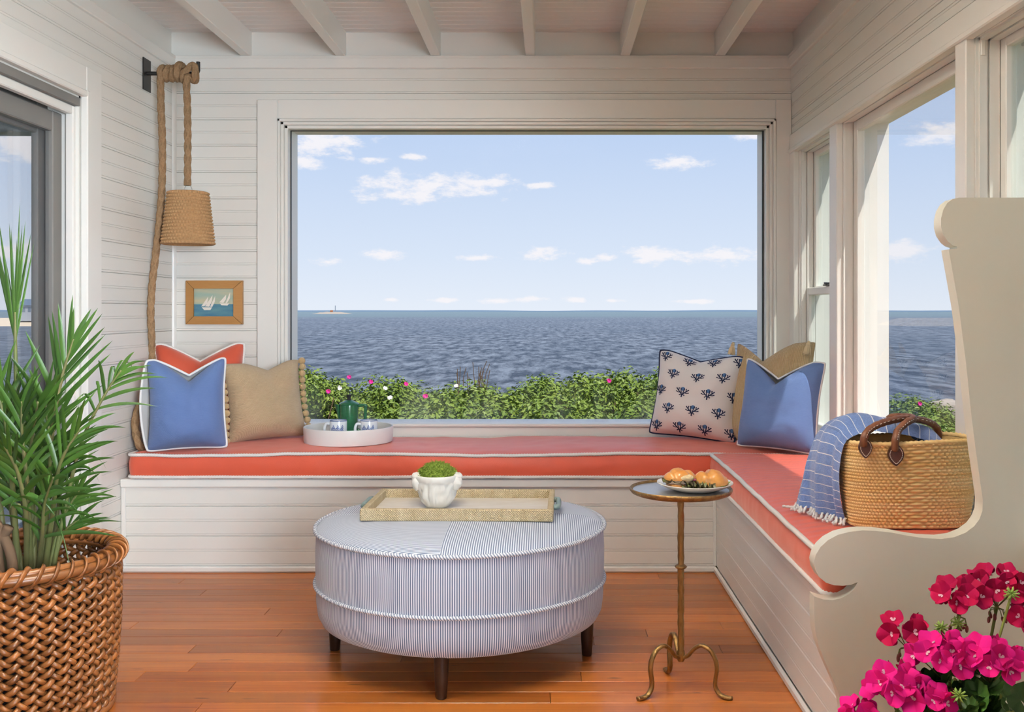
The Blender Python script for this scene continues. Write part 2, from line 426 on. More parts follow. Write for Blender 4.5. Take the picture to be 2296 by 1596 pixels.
def throw_mat():
    m = bpy.data.materials.new('blue_striped_throw'); m.use_nodes = True
    t = NT(m.node_tree); b = t.n['Principled BSDF']
    u, v, _ = t.sep(t.new('ShaderNodeUVMap').outputs[0])
    o = t.new('ShaderNodeTexCoord').outputs['Object']
    n = t.noise(o, 260, 3, .7); n2 = t.noise(t.scale(o, (1, 1, .3)), 900, 2, .6)
    base = t.mix(t.maprange(t.math('ADD', t.math('MULTIPLY', n, .5), t.math('MULTIPLY', n2, .5)), .38, .62), (.035, .09, .30, 1), (.16, .27, .56, 1))
    f = t.math('FRACT', t.math('MULTIPLY', v, 22.0))
    st = t.math('LESS_THAN', f, .085)
    g = t.math('LESS_THAN', t.math('ABSOLUTE', t.math('SUBTRACT', u, .52)), .008)
    c = t.mix(t.math('MAXIMUM', st, t.math('MULTIPLY', g, .6)), base, (.78, .78, .80, 1))
    t.link(c, b.inputs['Base Color']); b.inputs['Roughness'].default_value = .9; b.inputs['Sheen Weight'].default_value = .35
    bn = t.new('ShaderNodeBump'); bn.inputs['Strength'].default_value = .5; bn.inputs['Distance'].default_value = .003
    t.put(bn.inputs['Height'], n2); t.link(bn.outputs[0], b.inputs['Normal'])
    return m


M['throw'] = throw_mat()


# ------------------------------------------------------------------ mesh helpers
def catmull(pts, n):
    p = [Vector(a) for a in pts]; p = [p[0] * 2 - p[1]] + p + [p[-1] * 2 - p[-2]]
    out = []; segs = len(p) - 3
    for i in range(n + 1):
        f = i / n * segs; k = min(int(f), segs - 1); t = f - k
        a, b, c, d = p[k:k + 4]
        out.append(.5 * ((2 * b) + (c - a) * t + (2 * a - 5 * b + 4 * c - d) * t * t + (3 * b - a - 3 * c + d) * t ** 3))
    return out


def resample(pts, ds, closed=False):
    p = np.array([tuple(q) for q in pts], float)
    if closed: p = np.vstack([p, p[:1]])
    L = np.concatenate([[0], np.cumsum(np.linalg.norm(np.diff(p, axis=0), axis=1))])
    n = max(2, int(round(L[-1] / ds)))
    s = np.linspace(0, L[-1], n + 1)
    q = np.stack([np.interp(s, L, p[:, i]) for i in range(3)], 1)
    return (q[:-1] if closed else q), L[-1]


class MB:
    def __init__(s):
        s.v = []; s.f = []; s.mi = []; s.uv = {}

    def add(s, verts, faces, mi=0):
        o = len(s.v); s.v.extend(tuple(v) for v in verts)
        for f in faces:
            s.f.append(tuple(i + o for i in f)); s.mi.append(mi)
        return o

    def box(s, x0, x1, y0, y1, z0, z1, mi=0):
        v = [(x, y, z) for x in (x0, x1) for y in (y0, y1) for z in (z0, z1)]
        s.add(v, [(0, 1, 3, 2), (4, 6, 7, 5), (0, 4, 5, 1), (2, 3, 7, 6), (0, 2, 6, 4), (1, 5, 7, 3)], mi)
        return s

    def bbox(s, x0, x1, y0, y1, z0, z1, b=.003, mi=0):
        """chamfered box"""
        b = min(b, .45 * min(x1 - x0, y1 - y0, z1 - z0))
        lo = (x0, y0, z0); hi = (x1, y1, z1); v = []; idx = {}
        for sx in (0, 1):
            for sy in (0, 1):
                for sz in (0, 1):
                    c = [(hi if q else lo)[i] for i, q in enumerate((sx, sy, sz))]
                    for ax in range(3):
                        p = list(c)
                        for j in range(3):
                            if j != ax: p[j] += b * (-1 if (sx, sy, sz)[j] else 1)
                        idx[(sx, sy, sz, ax)] = len(v); v.append(p)
        F = []
        for ax in range(3):
            a, c = [(1, 2), (2, 0), (0, 1)][ax]
            for q in (0, 1):
                f = []
                for (m, n) in ((0, 0), (1, 0), (1, 1), (0, 1)):
                    k = [0, 0, 0]; k[ax] = q; k[a] = m; k[c] = n; f.append(idx[(*k, ax)])
                F.append(f if q else f[::-1])
        for ax in range(3):                     # edges running along ax
            a, c = [(1, 2), (2, 0), (0, 1)][ax]
            for m in (0, 1):
                for n in (0, 1):
                    k0 = [0, 0, 0]; k1 = [0, 0, 0]; k0[a] = k1[a] = m; k0[c] = k1[c] = n; k1[ax] = 1
                    f = [idx[(*k0, a)], idx[(*k1, a)], idx[(*k1, c)], idx[(*k0, c)]]
                    F.append(f if (m ^ n) else f[::-1])
        for k in [(i, j, l) for i in (0, 1) for j in (0, 1) for l in (0, 1)]:
            f = [idx[(*k, 0)], idx[(*k, 1)], idx[(*k, 2)]]
            F.append(f if sum(k) % 2 else f[::-1])
        s.add(v, F, mi); return s

    def tube(s, pts, r, n=8, closed=False, cap=True, rmod=None, mi=0, ds=None, flat=None):
        """r: number or function of fraction; rmod(arc, theta) -> factor; flat=(a,b) radii factors"""
        if ds: pts, _ = resample(pts, ds, closed)
        p = np.array([tuple(q) for q in pts], float); m = len(p)
        if closed: tg = np.roll(p, -1, 0) - np.roll(p, 1, 0)
        else:
            tg = np.gradient(p, axis=0)
        tg /= np.linalg.norm(tg, axis=1)[:, None] + 1e-12
        seg = np.concatenate([[0], np.cumsum(np.linalg.norm(np.diff(p, axis=0), axis=1))])
        ref = np.array([0, 0, 1.]) if abs(tg[0][2]) < .9 else np.array([1., 0, 0])
        nx = np.cross(ref, tg[0]); nx /= np.linalg.norm(nx)
        th = np.arange(n) * 2 * PI / n; V = np.zeros((m, n, 3))
        for i in range(m):
            nx = nx - tg[i] * nx.dot(tg[i]); nx /= np.linalg.norm(nx) + 1e-12
            ny = np.cross(tg[i], nx)
            rr = r(i / (m - 1)) if callable(r) else r
            k = np.full(n, rr)
            if rmod: k = k * rmod(seg[i], th)
            fa, fb = flat or (1, 1)
            V[i] = p[i] + np.outer(k * np.cos(th) * fa, nx) + np.outer(k * np.sin(th) * fb, ny)
        F = []
        for i in range(m if closed else m - 1):
            j = (i + 1) % m
            for k in range(n):
                l = (k + 1) % n
                F.append((i * n + k, i * n + l, j * n + l, j * n + k))
        if cap and not closed:
            F.append(tuple(range(n))[::-1]); F.append(tuple((m - 1) * n + k for k in range(n)))
        s.add(V.reshape(-1, 3).tolist(), F, mi); return s

    def lathe(s, prof, n=48, c=(0, 0, 0), mi=0, fn=None, sx=1, sy=1):
        """prof: list of (r,z); fn(theta,i,r,z)->(r,z)"""
        V = []; F = []; m = len(prof)
        for i, (r, z) in enumerate(prof):
            for k in range(n):
                a = 2 * PI * k / n; rr, zz = fn(a, i, r, z) if fn else (r, z)
                V.append((c[0] + rr * math.cos(a) * sx, c[1] + rr * math.sin(a) * sy, c[2] + zz))
        for i in range(m - 1):
            for k in range(n):
                l = (k + 1) % n
                F.append((i * n + k, i * n + l, (i + 1) * n + l, (i + 1) * n + k))
        s.add(V, F, mi); return s

    def grid(s, fn, nu, nv, mi=0, closeu=False, uv=False, flip=False):
        V = []; F = []; W = nu if closeu else nu + 1
        for j in range(nv + 1):
            for i in range(W):
                V.append(tuple(fn(i / nu, j / nv)))
        o = len(s.v)
        for j in range(nv):
            for i in range(nu):
                k = (i + 1) % W
                f = (j * W + i, j * W + k, (j + 1) * W + k, (j + 1) * W + i)
                F.append(f[::-1] if flip else f)
        s.add(V, F, mi)
        if uv:
            for j in range(nv + 1):
                for i in range(W): s.uv[o + j * W + i] = (i / nu, j / nv)
        return s

    def ellipsoid(s, c, r, n=12, m=8, mi=0, fn=None):
        def f(u, v):
            a = 2 * PI * u; b = PI * (v - .5); d = Vector((math.cos(a) * math.cos(b), math.sin(a) * math.cos(b), math.sin(b)))
            k = fn(d) if fn else 1
            return (c[0] + d.x * r[0] * k, c[1] + d.y * r[1] * k, c[2] + d.z * r[2] * k)
        return s.grid(f, n, m, mi, closeu=True)

    def prism(s, poly, to3, d0, d1, mi=0, edge_mi=None):
        """poly 2-D outline (CCW), to3(a,b,d)"""
        n = len(poly)
        V = [to3(a, b, d0) for a, b in poly] + [to3(a, b, d1) for a, b in poly]
        s.add(V, [tuple(range(n))[::-1], tuple(range(n, 2 * n))], mi)
        s.add(V, [(i, (i + 1) % n, n + (i + 1) % n, n + i) for i in range(n)], mi if edge_mi is None else edge_mi)
        return s

    def mesh(s, name, mats, smooth=None):
        me = bpy.data.meshes.new(name); me.from_pydata(s.v, [], s.f)
        if not isinstance(mats, (list, tuple)): mats = [mats]
        for m in mats: me.materials.append(M[m] if isinstance(m, str) else m)
        if len(mats) > 1: me.polygons.foreach_set('material_index', s.mi)
        if s.uv:
            ul = me.uv_layers.new(name='UVMap')
            for lp in me.loops: ul.data[lp.index].uv = s.uv.get(lp.vertex_index, (0, 0))
        if smooth is not None:
            me.shade_smooth()
            if smooth < 180: me.set_sharp_from_angle(angle=R(smooth))
        me.validate(); me.update()
        return me

    def build(s, name, mats, parent=None, smooth=None, **kw):
        return obj(name, s.mesh(name, mats, smooth), parent, **kw)


def obj(name, me, parent=None, label=None, kind=None, cat=None, group=None):
    o = bpy.data.objects.new(name, me); COL.objects.link(o)
    if parent is not None:
        o.parent = parent
        if parent.get('wroot'): o.location = -Vector(parent.location)
    if label: o['label'] = label
    if kind: o['kind'] = kind
    if cat: o['category'] = cat
    if group: o['group'] = group
    return o


def thing(name, label, cat, loc=(0, 0, 0), rot=None, group=None):
    """Empty at the base of a thing. With rot the parts are in local coordinates, without it in room coordinates."""
    o = bpy.data.objects.new(name, None); COL.objects.link(o); o.empty_display_size = .05
    o.location = loc
    if rot is None: o['wroot'] = 1
    else: o.rotation_euler = rot
    o['label'] = label; o['category'] = cat
    if group: o['group'] = group
    return o


def struct(name, mb, m, parent=None, smooth=None):
    return mb.build(name, m, parent, smooth, kind='structure' if parent is None else None)


def profile_board(O, L, V, N, h, th=.012, mid=True, g=.0055):
    """bead board: O lower corner, L length vector, V unit up, N unit outward normal"""
    pr = [(0, -th), (0, -g), (.0015, -.0008), (.0085, -.0008), (.0095, -g * .6), (.0105, 0)]
    if mid:
        c = h / 2
        pr += [(c - .0015, 0), (c - .0005, -g * .55), (c + .001, -.0006), (c + .0075, -.0006), (c + .0085, -g * .5), (c + .0095, 0)]
    pr += [(h - .002, 0), (h, -.0025), (h, -th)]
    m = MB(); O, L, V, N = Vector(O), Vector(L), Vector(V), Vector(N); n = len(pr)
    vs_ = [O + V * a + N * d for a, d in pr] + [O + L + V * a + N * d for a, d in pr]
    F = [(i, i + 1, n + i + 1, n + i) for i in range(n - 1)]
    m.add(vs_, F + [tuple(range(n)), tuple(range(n, 2 * n))[::-1]])
    return m


# ------------------------------------------------------------------ room shell
XL, XR, YB = -1.735, 1.12, 4.60
ZB, ZC = 2.235, 2.350                       # underside of the beams, ceiling boards
YR = -2.2                                    # wall behind the camera
PITCH, Z0 = .1218, 2.065                     # siding pitch and one joint height
WX0, WX1, WZ0, WZ1 = -1.2056, 1.0016, .543, 1.905     # picture window glass

# floor planks, laid across the room
fl = struct('floor', MB().box(XL - .1, XR + .1, YR - .1, YB + .1, -.12, -.018), 'ground')
rng = random.Random(3)
y = BFY = 4.10
pw = .0782
while y > YR:
    y0 = y - pw
    if y0 > 2.2:
        x = XL - rng.uniform(0, 1.3); cuts = []
        while x < XR:
            x += rng.uniform(1.1, 2.2); cuts.append(x)
        cuts = [XL] + [c for c in cuts if XL + .15 < c < XR - .15] + [XR]
    else: cuts = [XL, rng.uniform(-.8, .4), XR]
    for a, b in zip(cuts, cuts[1:]):
        mb = MB().bbox(a + .0006, b - .0006, y0 + .0005, y - .0005, -.018, 0, .0012)
        mb.build('plank', 'floor', fl)
    y = y0

# back wall
wb = struct('wall_back', MB().box(XL - .14, WX0 - .03, YB + .012, 4.78, -.3, 2.5).box(WX1 + .03, XR + .14, YB + .012, 4.78, -.3, 2.5)
            .box(WX0 - .03, WX1 + .03, YB + .012, 4.78, -.3, WZ0 - .03).box(WX0 - .03, WX1 + .03, YB + .012, 4.78, WZ1 + .03, 2.5), 'paint')
CX0 = -1.3417                                 # outer edge of window casing, left
for k in range(-1, 15):
    z1 = Z0 - PITCH * k; z0 = z1 - PITCH
    xr = XR if z0 > 2.02 else CX0 + .01
    if z0 > 1.9 and z0 < 2.03: xr = XR
    profile_board((XL, YB, z0), (xr - XL, 0, 0), (0, 0, 1), (0, -1, 0), PITCH - .0006).build('siding_board', 'paint', wb)
MB().bbox(XL, XR, YB - .016, YB + .01, 2.177, ZB + .002, .004).build('frieze_board', 'trim', wb)
MB().bbox(XL, XR, YB + .03, YB + .08, ZB, ZC + .01, .002).build('blocking_board', 'paint', wb)
MB().box(XL - .06, XR + .06, YB - .018, YB + .11, ZB - .012, ZB).build('top_plate', 'paint', wb)

# left wall with a door opening
DY0, DY1, DZ = 1.45, 3.71, 1.862
wl = struct('wall_left', MB().box(XL - .13, XL - .012, DY1 + .01, YB + .15, -.3, 2.5).box(XL - .13, XL - .012, YR - .1, DY0, -.3, 2.5)
            .box(XL - .13, XL - .012, DY0, DY1 + .01, DZ + .01, 2.5), 'paint')
for k in range(-1, 17):
    z1 = Z0 - PITCH * k; z0 = z1 - PITCH
    if z0 < .0: z0 = .02; 
    ya, yb = DY1 + .12, YB
    if z0 > DZ + .02: ya = YR
    profile_board((XL, ya, z0), (0, yb - ya, 0), (0, 0, 1), (1, 0, 0), z1 - z0 - .0006).build('siding_board', 'paint', wl)
for k in range(1, 17):
    z1 = Z0 - PITCH * k; z0 = max(z1 - PITCH, .02)
    profile_board((XL, YR, z0), (0, DY0 - .12 - YR, 0), (0, 0, 1), (1, 0, 0), z1 - z0 - .0006).build('siding_board', 'paint', wl)
MB().bbox(XL - .01, XL + .016, YR, YB, 2.177, ZB + .002, .004).build('frieze_board', 'trim', wl)
MB().bbox(XL - .09, XL - .045, YR, YB + .1, ZB, ZC + .01, .002).build('blocking_board', 'paint', wl)
MB().box(XL - .12, XL + .018, YR, YB + .05, ZB - .012, ZB).build('top_plate', 'paint', wl)
cq = [(0, 0), (.016, 0), (.0145, .008), (.008, .0145), (0, .016)]
t1 = MB().prism([(XL + a, YB - b) for a, b in cq][::-1], lambda a, b, d: (a, b, d), .0, 2.18)
struct('trim_1', t1, 'trim', smooth=40)
struct('baseboard_left', MB().bbox(XL, XL + .014, DY1 + .12, 4.02, 0, .022, .006), 'floor')

# right wall with a band of windows
RZ0, RZ1 = .53, 1.79
opens = [(3.93, 4.50, 'hung'), (2.715, 3.83, 'fixed'), (1.74, 2.645, 'hung'), (.45, 1.64, 'fixed'), (-.85, .35, 'fixed'), (-2.05, -.95, 'fixed')]
mbw = MB().box(XR + .012, XR + .16, YR - .1, YB + .15, -.3, RZ0 - .02).box(XR + .012, XR + .16, YR - .1, YB + .15, RZ1 + .01, 2.5)
edges = [YB + .15] + sum([[o[1], o[0]] for o in opens], []) + [YR - .1]
for a, b in zip(edges[0::2], edges[1::2]): mbw.box(XR + .012, XR + .16, b, a, RZ0 - .02, RZ1 + .01)
wr = struct('wall_right', mbw, 'paint')
for k in range(-1, 2):
    z1 = Z0 - PITCH * k; z0 = z1 - PITCH
    if z0 < 1.87: z0 = 1.866
    profile_board((XR, YB, z0), (0, YR - YB, 0), (0, 0, 1), (-1, 0, 0), z1 - z0 - .0006).build('siding_board', 'paint', wr)
for k in range(13, 17):
    z1 = Z0 - PITCH * k; z0 = max(z1 - PITCH, .02)
    profile_board((XR, 2.2, z0), (0, YR - 2.2, 0), (0, 0, 1), (-1, 0, 0), z1 - z0 - .0006).build('siding_board', 'paint', wr)
MB().bbox(XR - .016, XR + .01, YR, YB, 2.177, ZB + .002, .004).build('frieze_board', 'trim', wr)
MB().bbox(XR + .045, XR + .09, YR, YB + .1, ZB, ZC + .01, .002).build('blocking_board', 'paint', wr)
MB().box(XR - .018, XR + .12, YR, YB + .05, ZB - .012, ZB).build('top_plate', 'paint', wr)
MB().bbox(XR - .012, XR + .012, YR, YB - .02, RZ1, 1.868, .003).build('head_casing', 'trim', wr)
MB().bbox(XR - .02, XR + .012, YR, YB - .02, RZ1 - .008, RZ1 + .012, .004).build('head_moulding', 'trim', wr)
MB().bbox(XR - .02, XR + .13, YR, YB - .02, RZ0 - .035, RZ0, .005).build('window_stool', 'trim', wr)
for a, b in zip(edges[0::2], edges[1::2]):
    if b > 4.4: a = YB - .012
    MB().bbox(XR - .012, XR + .014, b, a, RZ0, RZ1, .003).build('mullion_casing', 'trim', wr)

# wall behind the camera, with an opening behind the added rear fill lamp
wz = struct('wall_rear', MB().box(XL - .1, -1.5, YR - .12, YR, -.3, 2.5).box(.9, XR + .1, YR - .12, YR, -.3, 2.5)
            .box(-1.5, .9, YR - .12, YR, -.3, .5).box(-1.5, .9, YR - .12, YR, 2.0, 2.5), 'paint')

# ceiling: boards across the room, beams along it
ce = struct('ceiling', MB().box(XL - .13, XR + .13, YR - .1, YB + .15, ZC + .012, ZC + .1), 'paint_ceiling')
y = YB + .06
while y > 2.6:
    profile_board((XL - .09, y - .125, ZC), (XR - XL + .18, 0, 0), (0, 1, 0), (0, 0, -1), .1244, mid=True, g=.003).build('ceiling_board', 'paint_ceiling', ce)
    y -= .125
MB().box(XL - .09, XR + .09, YR, y, ZC, ZC + .012).build('ceiling_panel', 'paint_ceiling', ce)
for i in range(6):
    xb = -1.42 + .4378 * i
    MB().bbox(xb, xb + .045, YR, YB + .10, ZB + .001, ZC + .01, .003).build('beam', 'trim', ce)

# unseen slab added to keep the sun off the nearer side windows
struct('sun_blocker', MB().bbox(XR + .16, XR + 1.0, YR - .4, 1.88, 2.46, 2.52, .004), 'shell')

# picture window in the back wall
w1 = thing('window_1', 'wide fixed picture window looking over the sea', 'window', (0, YB, WZ0))
del w1['category']; w1['kind'] = 'structure'; del w1['label']
yf = YB - .02
MB().bbox(CX0, -1.247, yf, YB + .01, .50, 2.033, .003).build('casing', 'trim', w1)
MB().bbox(1.047, XR - .001, yf, YB + .01, .50, 2.033, .003).build('casing', 'trim', w1)
MB().bbox(-1.247, 1.047, yf, YB + .01, 1.944, 2.033, .003).build('casing', 'trim', w1)
for (a, b, d0, d1) in ((.0, .012, -.026, .03), (.012, .026, -.012, .035), (.026, .041, .004, .055)):    # stepped stop moulding
    xa, xb_, za = -1.247 + a, 1.047 - a, 1.944 - a; q = b - a
    mb = MB().bbox(xa, xa + q, YB + d0, YB + d1, .53, za, .0025).bbox(xb_ - q, xb_, YB + d0, YB + d1, .53, za, .0025)
    mb.bbox(xa, xb_, YB + d0, YB + d1, za - q, za, .0025).build('stop_moulding', 'trim', w1)
MB().bbox(CX0, XR - .001, YB - .035, YB + .075, WZ0 - .016, WZ0 - .001, .004).build('sill', 'trim', w1)
MB().bbox(CX0 + .01, XR - .001, YB - .022, YB + .01, .44, WZ0 - .016, .003).build('apron', 'trim', w1)
g = .005
mb = MB().box(WX0 - .003, WX0 + g - .002, YB + .05, YB + .062, WZ0, WZ1).box(WX1 - g + .002, WX1 + .003, YB + .05, YB + .062, WZ0, WZ1).box(WX0, WX1, YB + .05, YB + .062, WZ1 - g, WZ1 + .003)
mb.build('gasket', 'gasket', w1)
MB().box(WX0, WX1, YB + .056, YB + .060, WZ0 - .003, WZ1).build('glass_pane', 'glass', w1)
mb = MB()
for (a, b, c, d) in ((WX0 - .04, WX0 - .002, WZ0 - .04, WZ1 + .04), (WX1 + .002, WX1 + .04, WZ0 - .04, WZ1 + .04)): mb.box(a, b, YB + .055, YB + .19, c, d)
mb.box(WX0 - .04, WX1 + .04, YB + .055, YB + .19, WZ1 + .002, WZ1 + .04).box(WX0 - .04, WX1 + .04, YB + .062, YB + .20, WZ0 - .04, WZ0 - .004)
mb.build('outer_frame', 'shell', w1)

# windows in the right wall
for wi, (ya, yb, kind) in enumerate(opens):
    w = thing('window_%d' % (wi + 2), '', '', (XR, (ya + yb) / 2, RZ0))
    for k_ in ('label', 'category'): del w[k_]
    w['kind'] = 'structure'
    z0, z1 = RZ0, RZ1
    # jamb liners with stepped tracks
    if kind == 'fixed': steps = ((XR + .012, XR + .022, .006), (XR + .022, XR + .05, .002))
    else: steps = ((XR + .012, XR + .02, .003), (XR + .02, XR + .04, .010), (XR + .04, XR + .046, .003), (XR + .046, XR + .072, .012), (XR + .072, XR + .085, .004))
    for (xa, xb_, t_) in steps:
        MB().box(xa, xb_, ya, ya + t_ + .004, z0, z1).box(xa, xb_, yb - t_ - .004, yb, z0, z1).box(xa, xb_, ya, yb, z1 - t_ - .004, z1).build('jamb_liner', 'trim', w)
    MB().box(XR + .085, XR + .185, ya - .002, ya + .012, z0 - .01, z1).box(XR + .085, XR + .185, yb - .012, yb + .002, z0 - .01, z1).box(XR + .085, XR + .185, ya, yb, z1 - .012, z1).build('outer_jamb', 'shell', w)

    def sash(xa, za, zb, st, glass, nm):
        s_ = MB().bbox(xa, xa + .03, ya + .012, ya + .012 + st, za, zb, .003).bbox(xa, xa + .03, yb - .012 - st, yb - .012, za, zb, .003)
        s_.bbox(xa + .001, xa + .029, ya + .013, yb - .013, zb - st, zb - .001, .003).bbox(xa + .001, xa + .029, ya + .013, yb - .013, za + .001, za + st * 1.2, .003)
        so = s_.build(nm, 'trim', w)
        MB().box(xa + .013, xa + .017, ya + .012 + st - .004, yb - .012 - st + .004, za + st - .004, zb - st + .004).build('glass_pane', glass, so)
        return so
    if kind == 'fixed':
        sash(XR + .05, z0, z1 - .004, .042, 'glass_side', 'fixed_sash')
    else:
        zm = 1.145
        lo = sash(XR + .042, z0, zm + .02, .034, 'glass_old', 'lower_sash')
        sash(XR + .074, zm - .015, z1 - .004, .034, 'glass_old', 'upper_sash')
        yc = (ya + yb) / 2 - .06
        MB().bbox(XR + .03, XR + .065, yc - .025, yc + .025, zm + .02, zm + .027, .003).tube([(XR + .045, yc - .02, zm + .03), (XR + .04, yc + .03, zm + .032)], .004, 8).build('sash_lock', 'dark_metal', lo)
        MB().bbox(XR + .022, XR + .034, yb - .018, yb - .012, z1 - .055, z1 - .012, .002).build('track_stop', 'trim', w)

cu = thing('sheer_curtain', 'white sheer curtain gathered in the nearest side window, above the bench end', 'curtain', (XR + .06, 2.2, RZ0))
MB().grid(lambda u, v: (XR + .100 + .010 * math.sin(u * 60) + .004 * math.sin(u * 137), 1.80 + .62 * u, RZ0 + .02 + 1.215 * v), 120, 4).build('cloth', 'sheer', cu, 180)
MB().tube([(XR + .100, 1.77, RZ1 - .045), (XR + .100, 2.56, RZ1 - .045)], .005, 8).build('rod', 'steel', cu, 180)

# sliding screen door in the left wall
d1 = thing('door_1', '', '', (XL, 2.6, 0))
for k_ in ('label', 'category'): del d1[k_]
d1['kind'] = 'structure'
MB().bbox(XL - .01, XL + .014, DY1, DY1 + .125, 0, DZ + .11, .003).build('casing', 'trim', d1)
MB().bbox(XL - .01, XL + .014, DY0 - .125, DY0, 0, DZ + .11, .003).build('casing', 'trim', d1)
MB().bbox(XL - .01, XL + .014, DY0, DY1, DZ, DZ + .11, .003).build('casing', 'trim', d1)
MB().bbox(XL - .008, XL + .020, DY1 - .005, DY1 + .022, 0, DZ + .02, .004).bbox(XL - .008, XL + .019, DY0, DY1 + .02, DZ - .005, DZ + .019, .004).build('casing_bead', 'trim', d1)
MB().box(XL - .13, XL - .01, DY1 - .012, DY1 + .012, 0, DZ).box(XL - .13, XL - .01, DY0 - .01, DY0 + .012, 0, DZ).box(XL - .13, XL - .01, DY0, DY1, DZ - .012, DZ + .012).build('jamb', 'trim', d1)
MB().box(XL - .035, XL - .005, DY0, DY1 - .012, DZ - .042, DZ - .012).build('track_cover', 'bronze_door', d1)
MB().bbox(XL - .05, XL - .02, DY1 - .035, DY1 - .0125, 0, DZ - .043, .004).bbox(XL - .049, XL - .021, DY0, DY1 - .036, DZ - .075, DZ - .0425, .004).build('inner_stop', 'trim', d1)
MB().bbox(XL - .06, XL + .01, DY0, DY1, .0, .02, .004).build('threshold', 'bronze_door', d1)
xs = XL - .075
dd = MB().bbox(xs - .015, xs + .015, DY1 - .105, DY1 - .037, .02, DZ - .076, .004).bbox(xs - .014, xs + .014, DY0 + .02, DY1 - .106, DZ - .15, DZ - .077, .004)
dd.bbox(xs - .014, xs + .014, DY0 + .02, DY1 - .106, .02, .12, .004).bbox(xs - .015, xs + .015, 2.5, 2.57, .02, DZ - .076, .004).bbox(xs - .015, xs + .015, DY0 + .02, DY0 + .09, .02, DZ - .076, .004)
so = dd.build('screen_frame', 'bronze_door', d1)
MB().box(xs - .001, xs + .001, DY0 + .06, DY1 - .09, .08, DZ - .10).build('screen_mesh', 'screen', so)
dd = MB().bbox(xs - .055, xs - .03, DY1 - .125, DY1 - .05, .02, DZ - .02, .004).bbox(xs - .054, xs - .031, DY0, DY1 - .126, DZ - .16, DZ - .021, .004)
so = dd.build('outer_door_frame', 'bronze_door', d1)
MB().box(xs - .045, xs - .041, DY0, DY1 - .10, .02, DZ - .10).build('glass_pane', 'glass_side', so)

# covered porch seen through the screen: its far end is a dark shingled wall with an opening
PX, PZ, PY = -2.79, 2.05, 5.5
struct('wall_porch', MB().bbox(PX, XL - .15, PY, PY + .14, -.4, 2.7, .004).bbox(-5.2, PX, PY, PY + .14, PZ, 2.7, .004), 'porch')
struct('ceiling_porch', MB().box(-5.2, XL - .15, .5, PY + .14, 2.62, 2.7), 'porch')
struct('floor_porch', MB().box(-5.2, XL - .13, .5, PY + .14, -.25, -.05), 'porch')

# ------------------------------------------------------------------ built-in window bench
BF, SX, ZS = 4.04, .68, .380                  # faces of the long and the short run, seat height
PF, PB = 2.295, 2.338                         # front and back of the scrolled end panel
bench = thing('window_bench', 'white panelled built-in window bench with a scrolled end panel', 'bench', (-.3, 4.3, 0))
MB().box(XL + .002, XR - .002, BF + .012, YB - .022, ZS - .02, ZS - .002).box(SX + .012, XR - .002, PB, BF + .012, ZS - .02, ZS - .002).build('seat_board', 'paint', bench)
MB().bbox(XL + .001, SX, BF - .016, BF + .02, ZS - .034, ZS, .004).build('lip', 'trim', bench)
MB().bbox(SX - .016, SX + .02, PB, BF - .016, ZS - .034, ZS, .004).build('lip', 'trim', bench)
BP = .1212
zb0 = .025
for k in range(3):
    za = zb0 + BP * k; h = min(BP, ZS - .034 - za + .004)
    if h < .02: continue
    mid = h > .1
    profile_board((XL + .001, BF, za), (SX - XL - .002, 0, 0), (0, 0, 1), (0, -1, 0), h - .0006, mid=mid).build('face_board', 'paint', bench)
    profile_board((SX, BF, za), (0, PB - BF, 0), (0, 0, 1), (-1, 0, 0), h - .0006, mid=mid).build('face_board', 'paint', bench)
MB().box(XL + .001, SX, BF + .013, BF + .03, 0, ZS - .02).box(SX + .013, SX + .03, PB, BF + .03, 0, ZS - .02).build('carcass', 'paint', bench)
MB().bbox(XL + .001, SX - .001, BF - .012, BF + .002, 0, .026, .007).build('base_trim', 'trim', bench)
MB().bbox(SX - .012, SX + .002, PB, BF - .012, 0, .026, .007).build('base_trim', 'trim', bench)
MB().bbox(XL + .001, XL + .02, BF - .006, BF + .002, .026, ZS - .034, .003).build('corner_strip', 'trim', bench)
MB().bbox(SX - .012, SX, BF - .010, BF + .002, .026, ZS - .034, .003).build('corner_strip', 'trim', bench)

# scrolled end panel: outline of its front face
op = [(2150, 443), (2136, 446), (2124, 455), (2115, 470), (2110, 490), (2110, 508), (2115, 526), (2125, 541), (2136, 550), (2146, 553),
      (2146, 557), (2127, 559), (2138, 620), (2150, 688), (2166, 815), (2178, 930), (2188, 1010), (2198, 1080), (2204, 1122), (2203, 1145), (2196, 1164), (2184, 1180), (2165, 1194),
      (2140, 1204), (2110, 1208), (2070, 1206), (2036, 1201), (2000, 1194), (1965, 1190), (1935, 1189), (1905, 1192), (1878, 1199), (1856, 1211), (1840, 1226), (1829, 1244), (1825, 1260),
      (1828, 1277), (1837, 1294), (1852, 1306), (1870, 1312), (1890, 1313), (1908, 1311), (1923, 1305), (1915, 1320), (1903, 1332), (1886, 1341), (1866, 1345), (1846, 1344), (1826, 1337),
      (1826, 1380), (1828, 1415), (1835, 1445), (1846, 1474), (1857, 1500), (1869, 1526), (1879, 1550), (1886, 1574), (1890, 1600), (1893, 1640)]
poly = [((px - VX) * PF / FPX, EYE - (py - VY) * PF / FPX) for px, py in op]
poly += [(.69, .0), (XR - .001, .0), (XR - .001, poly[0][1])]
mb = MB()
n = len(poly)
from mathutils.geometry import tessellate_polygon
tri = tessellate_polygon([[Vector((a, 0, b)) for a, b in poly]])
V = [(a, PF, b) for a, b in poly] + [(a, PB, b) for a, b in poly]
F = []
for t_ in tri:
    a, b, c = t_
    nrm = (Vector(V[b]) - Vector(V[a])).cross(Vector(V[c]) - Vector(V[a]))
    if nrm.y > 0: a, b, c = c, b, a
    F.append((a, b, c)); F.append((a + n, c + n, b + n))
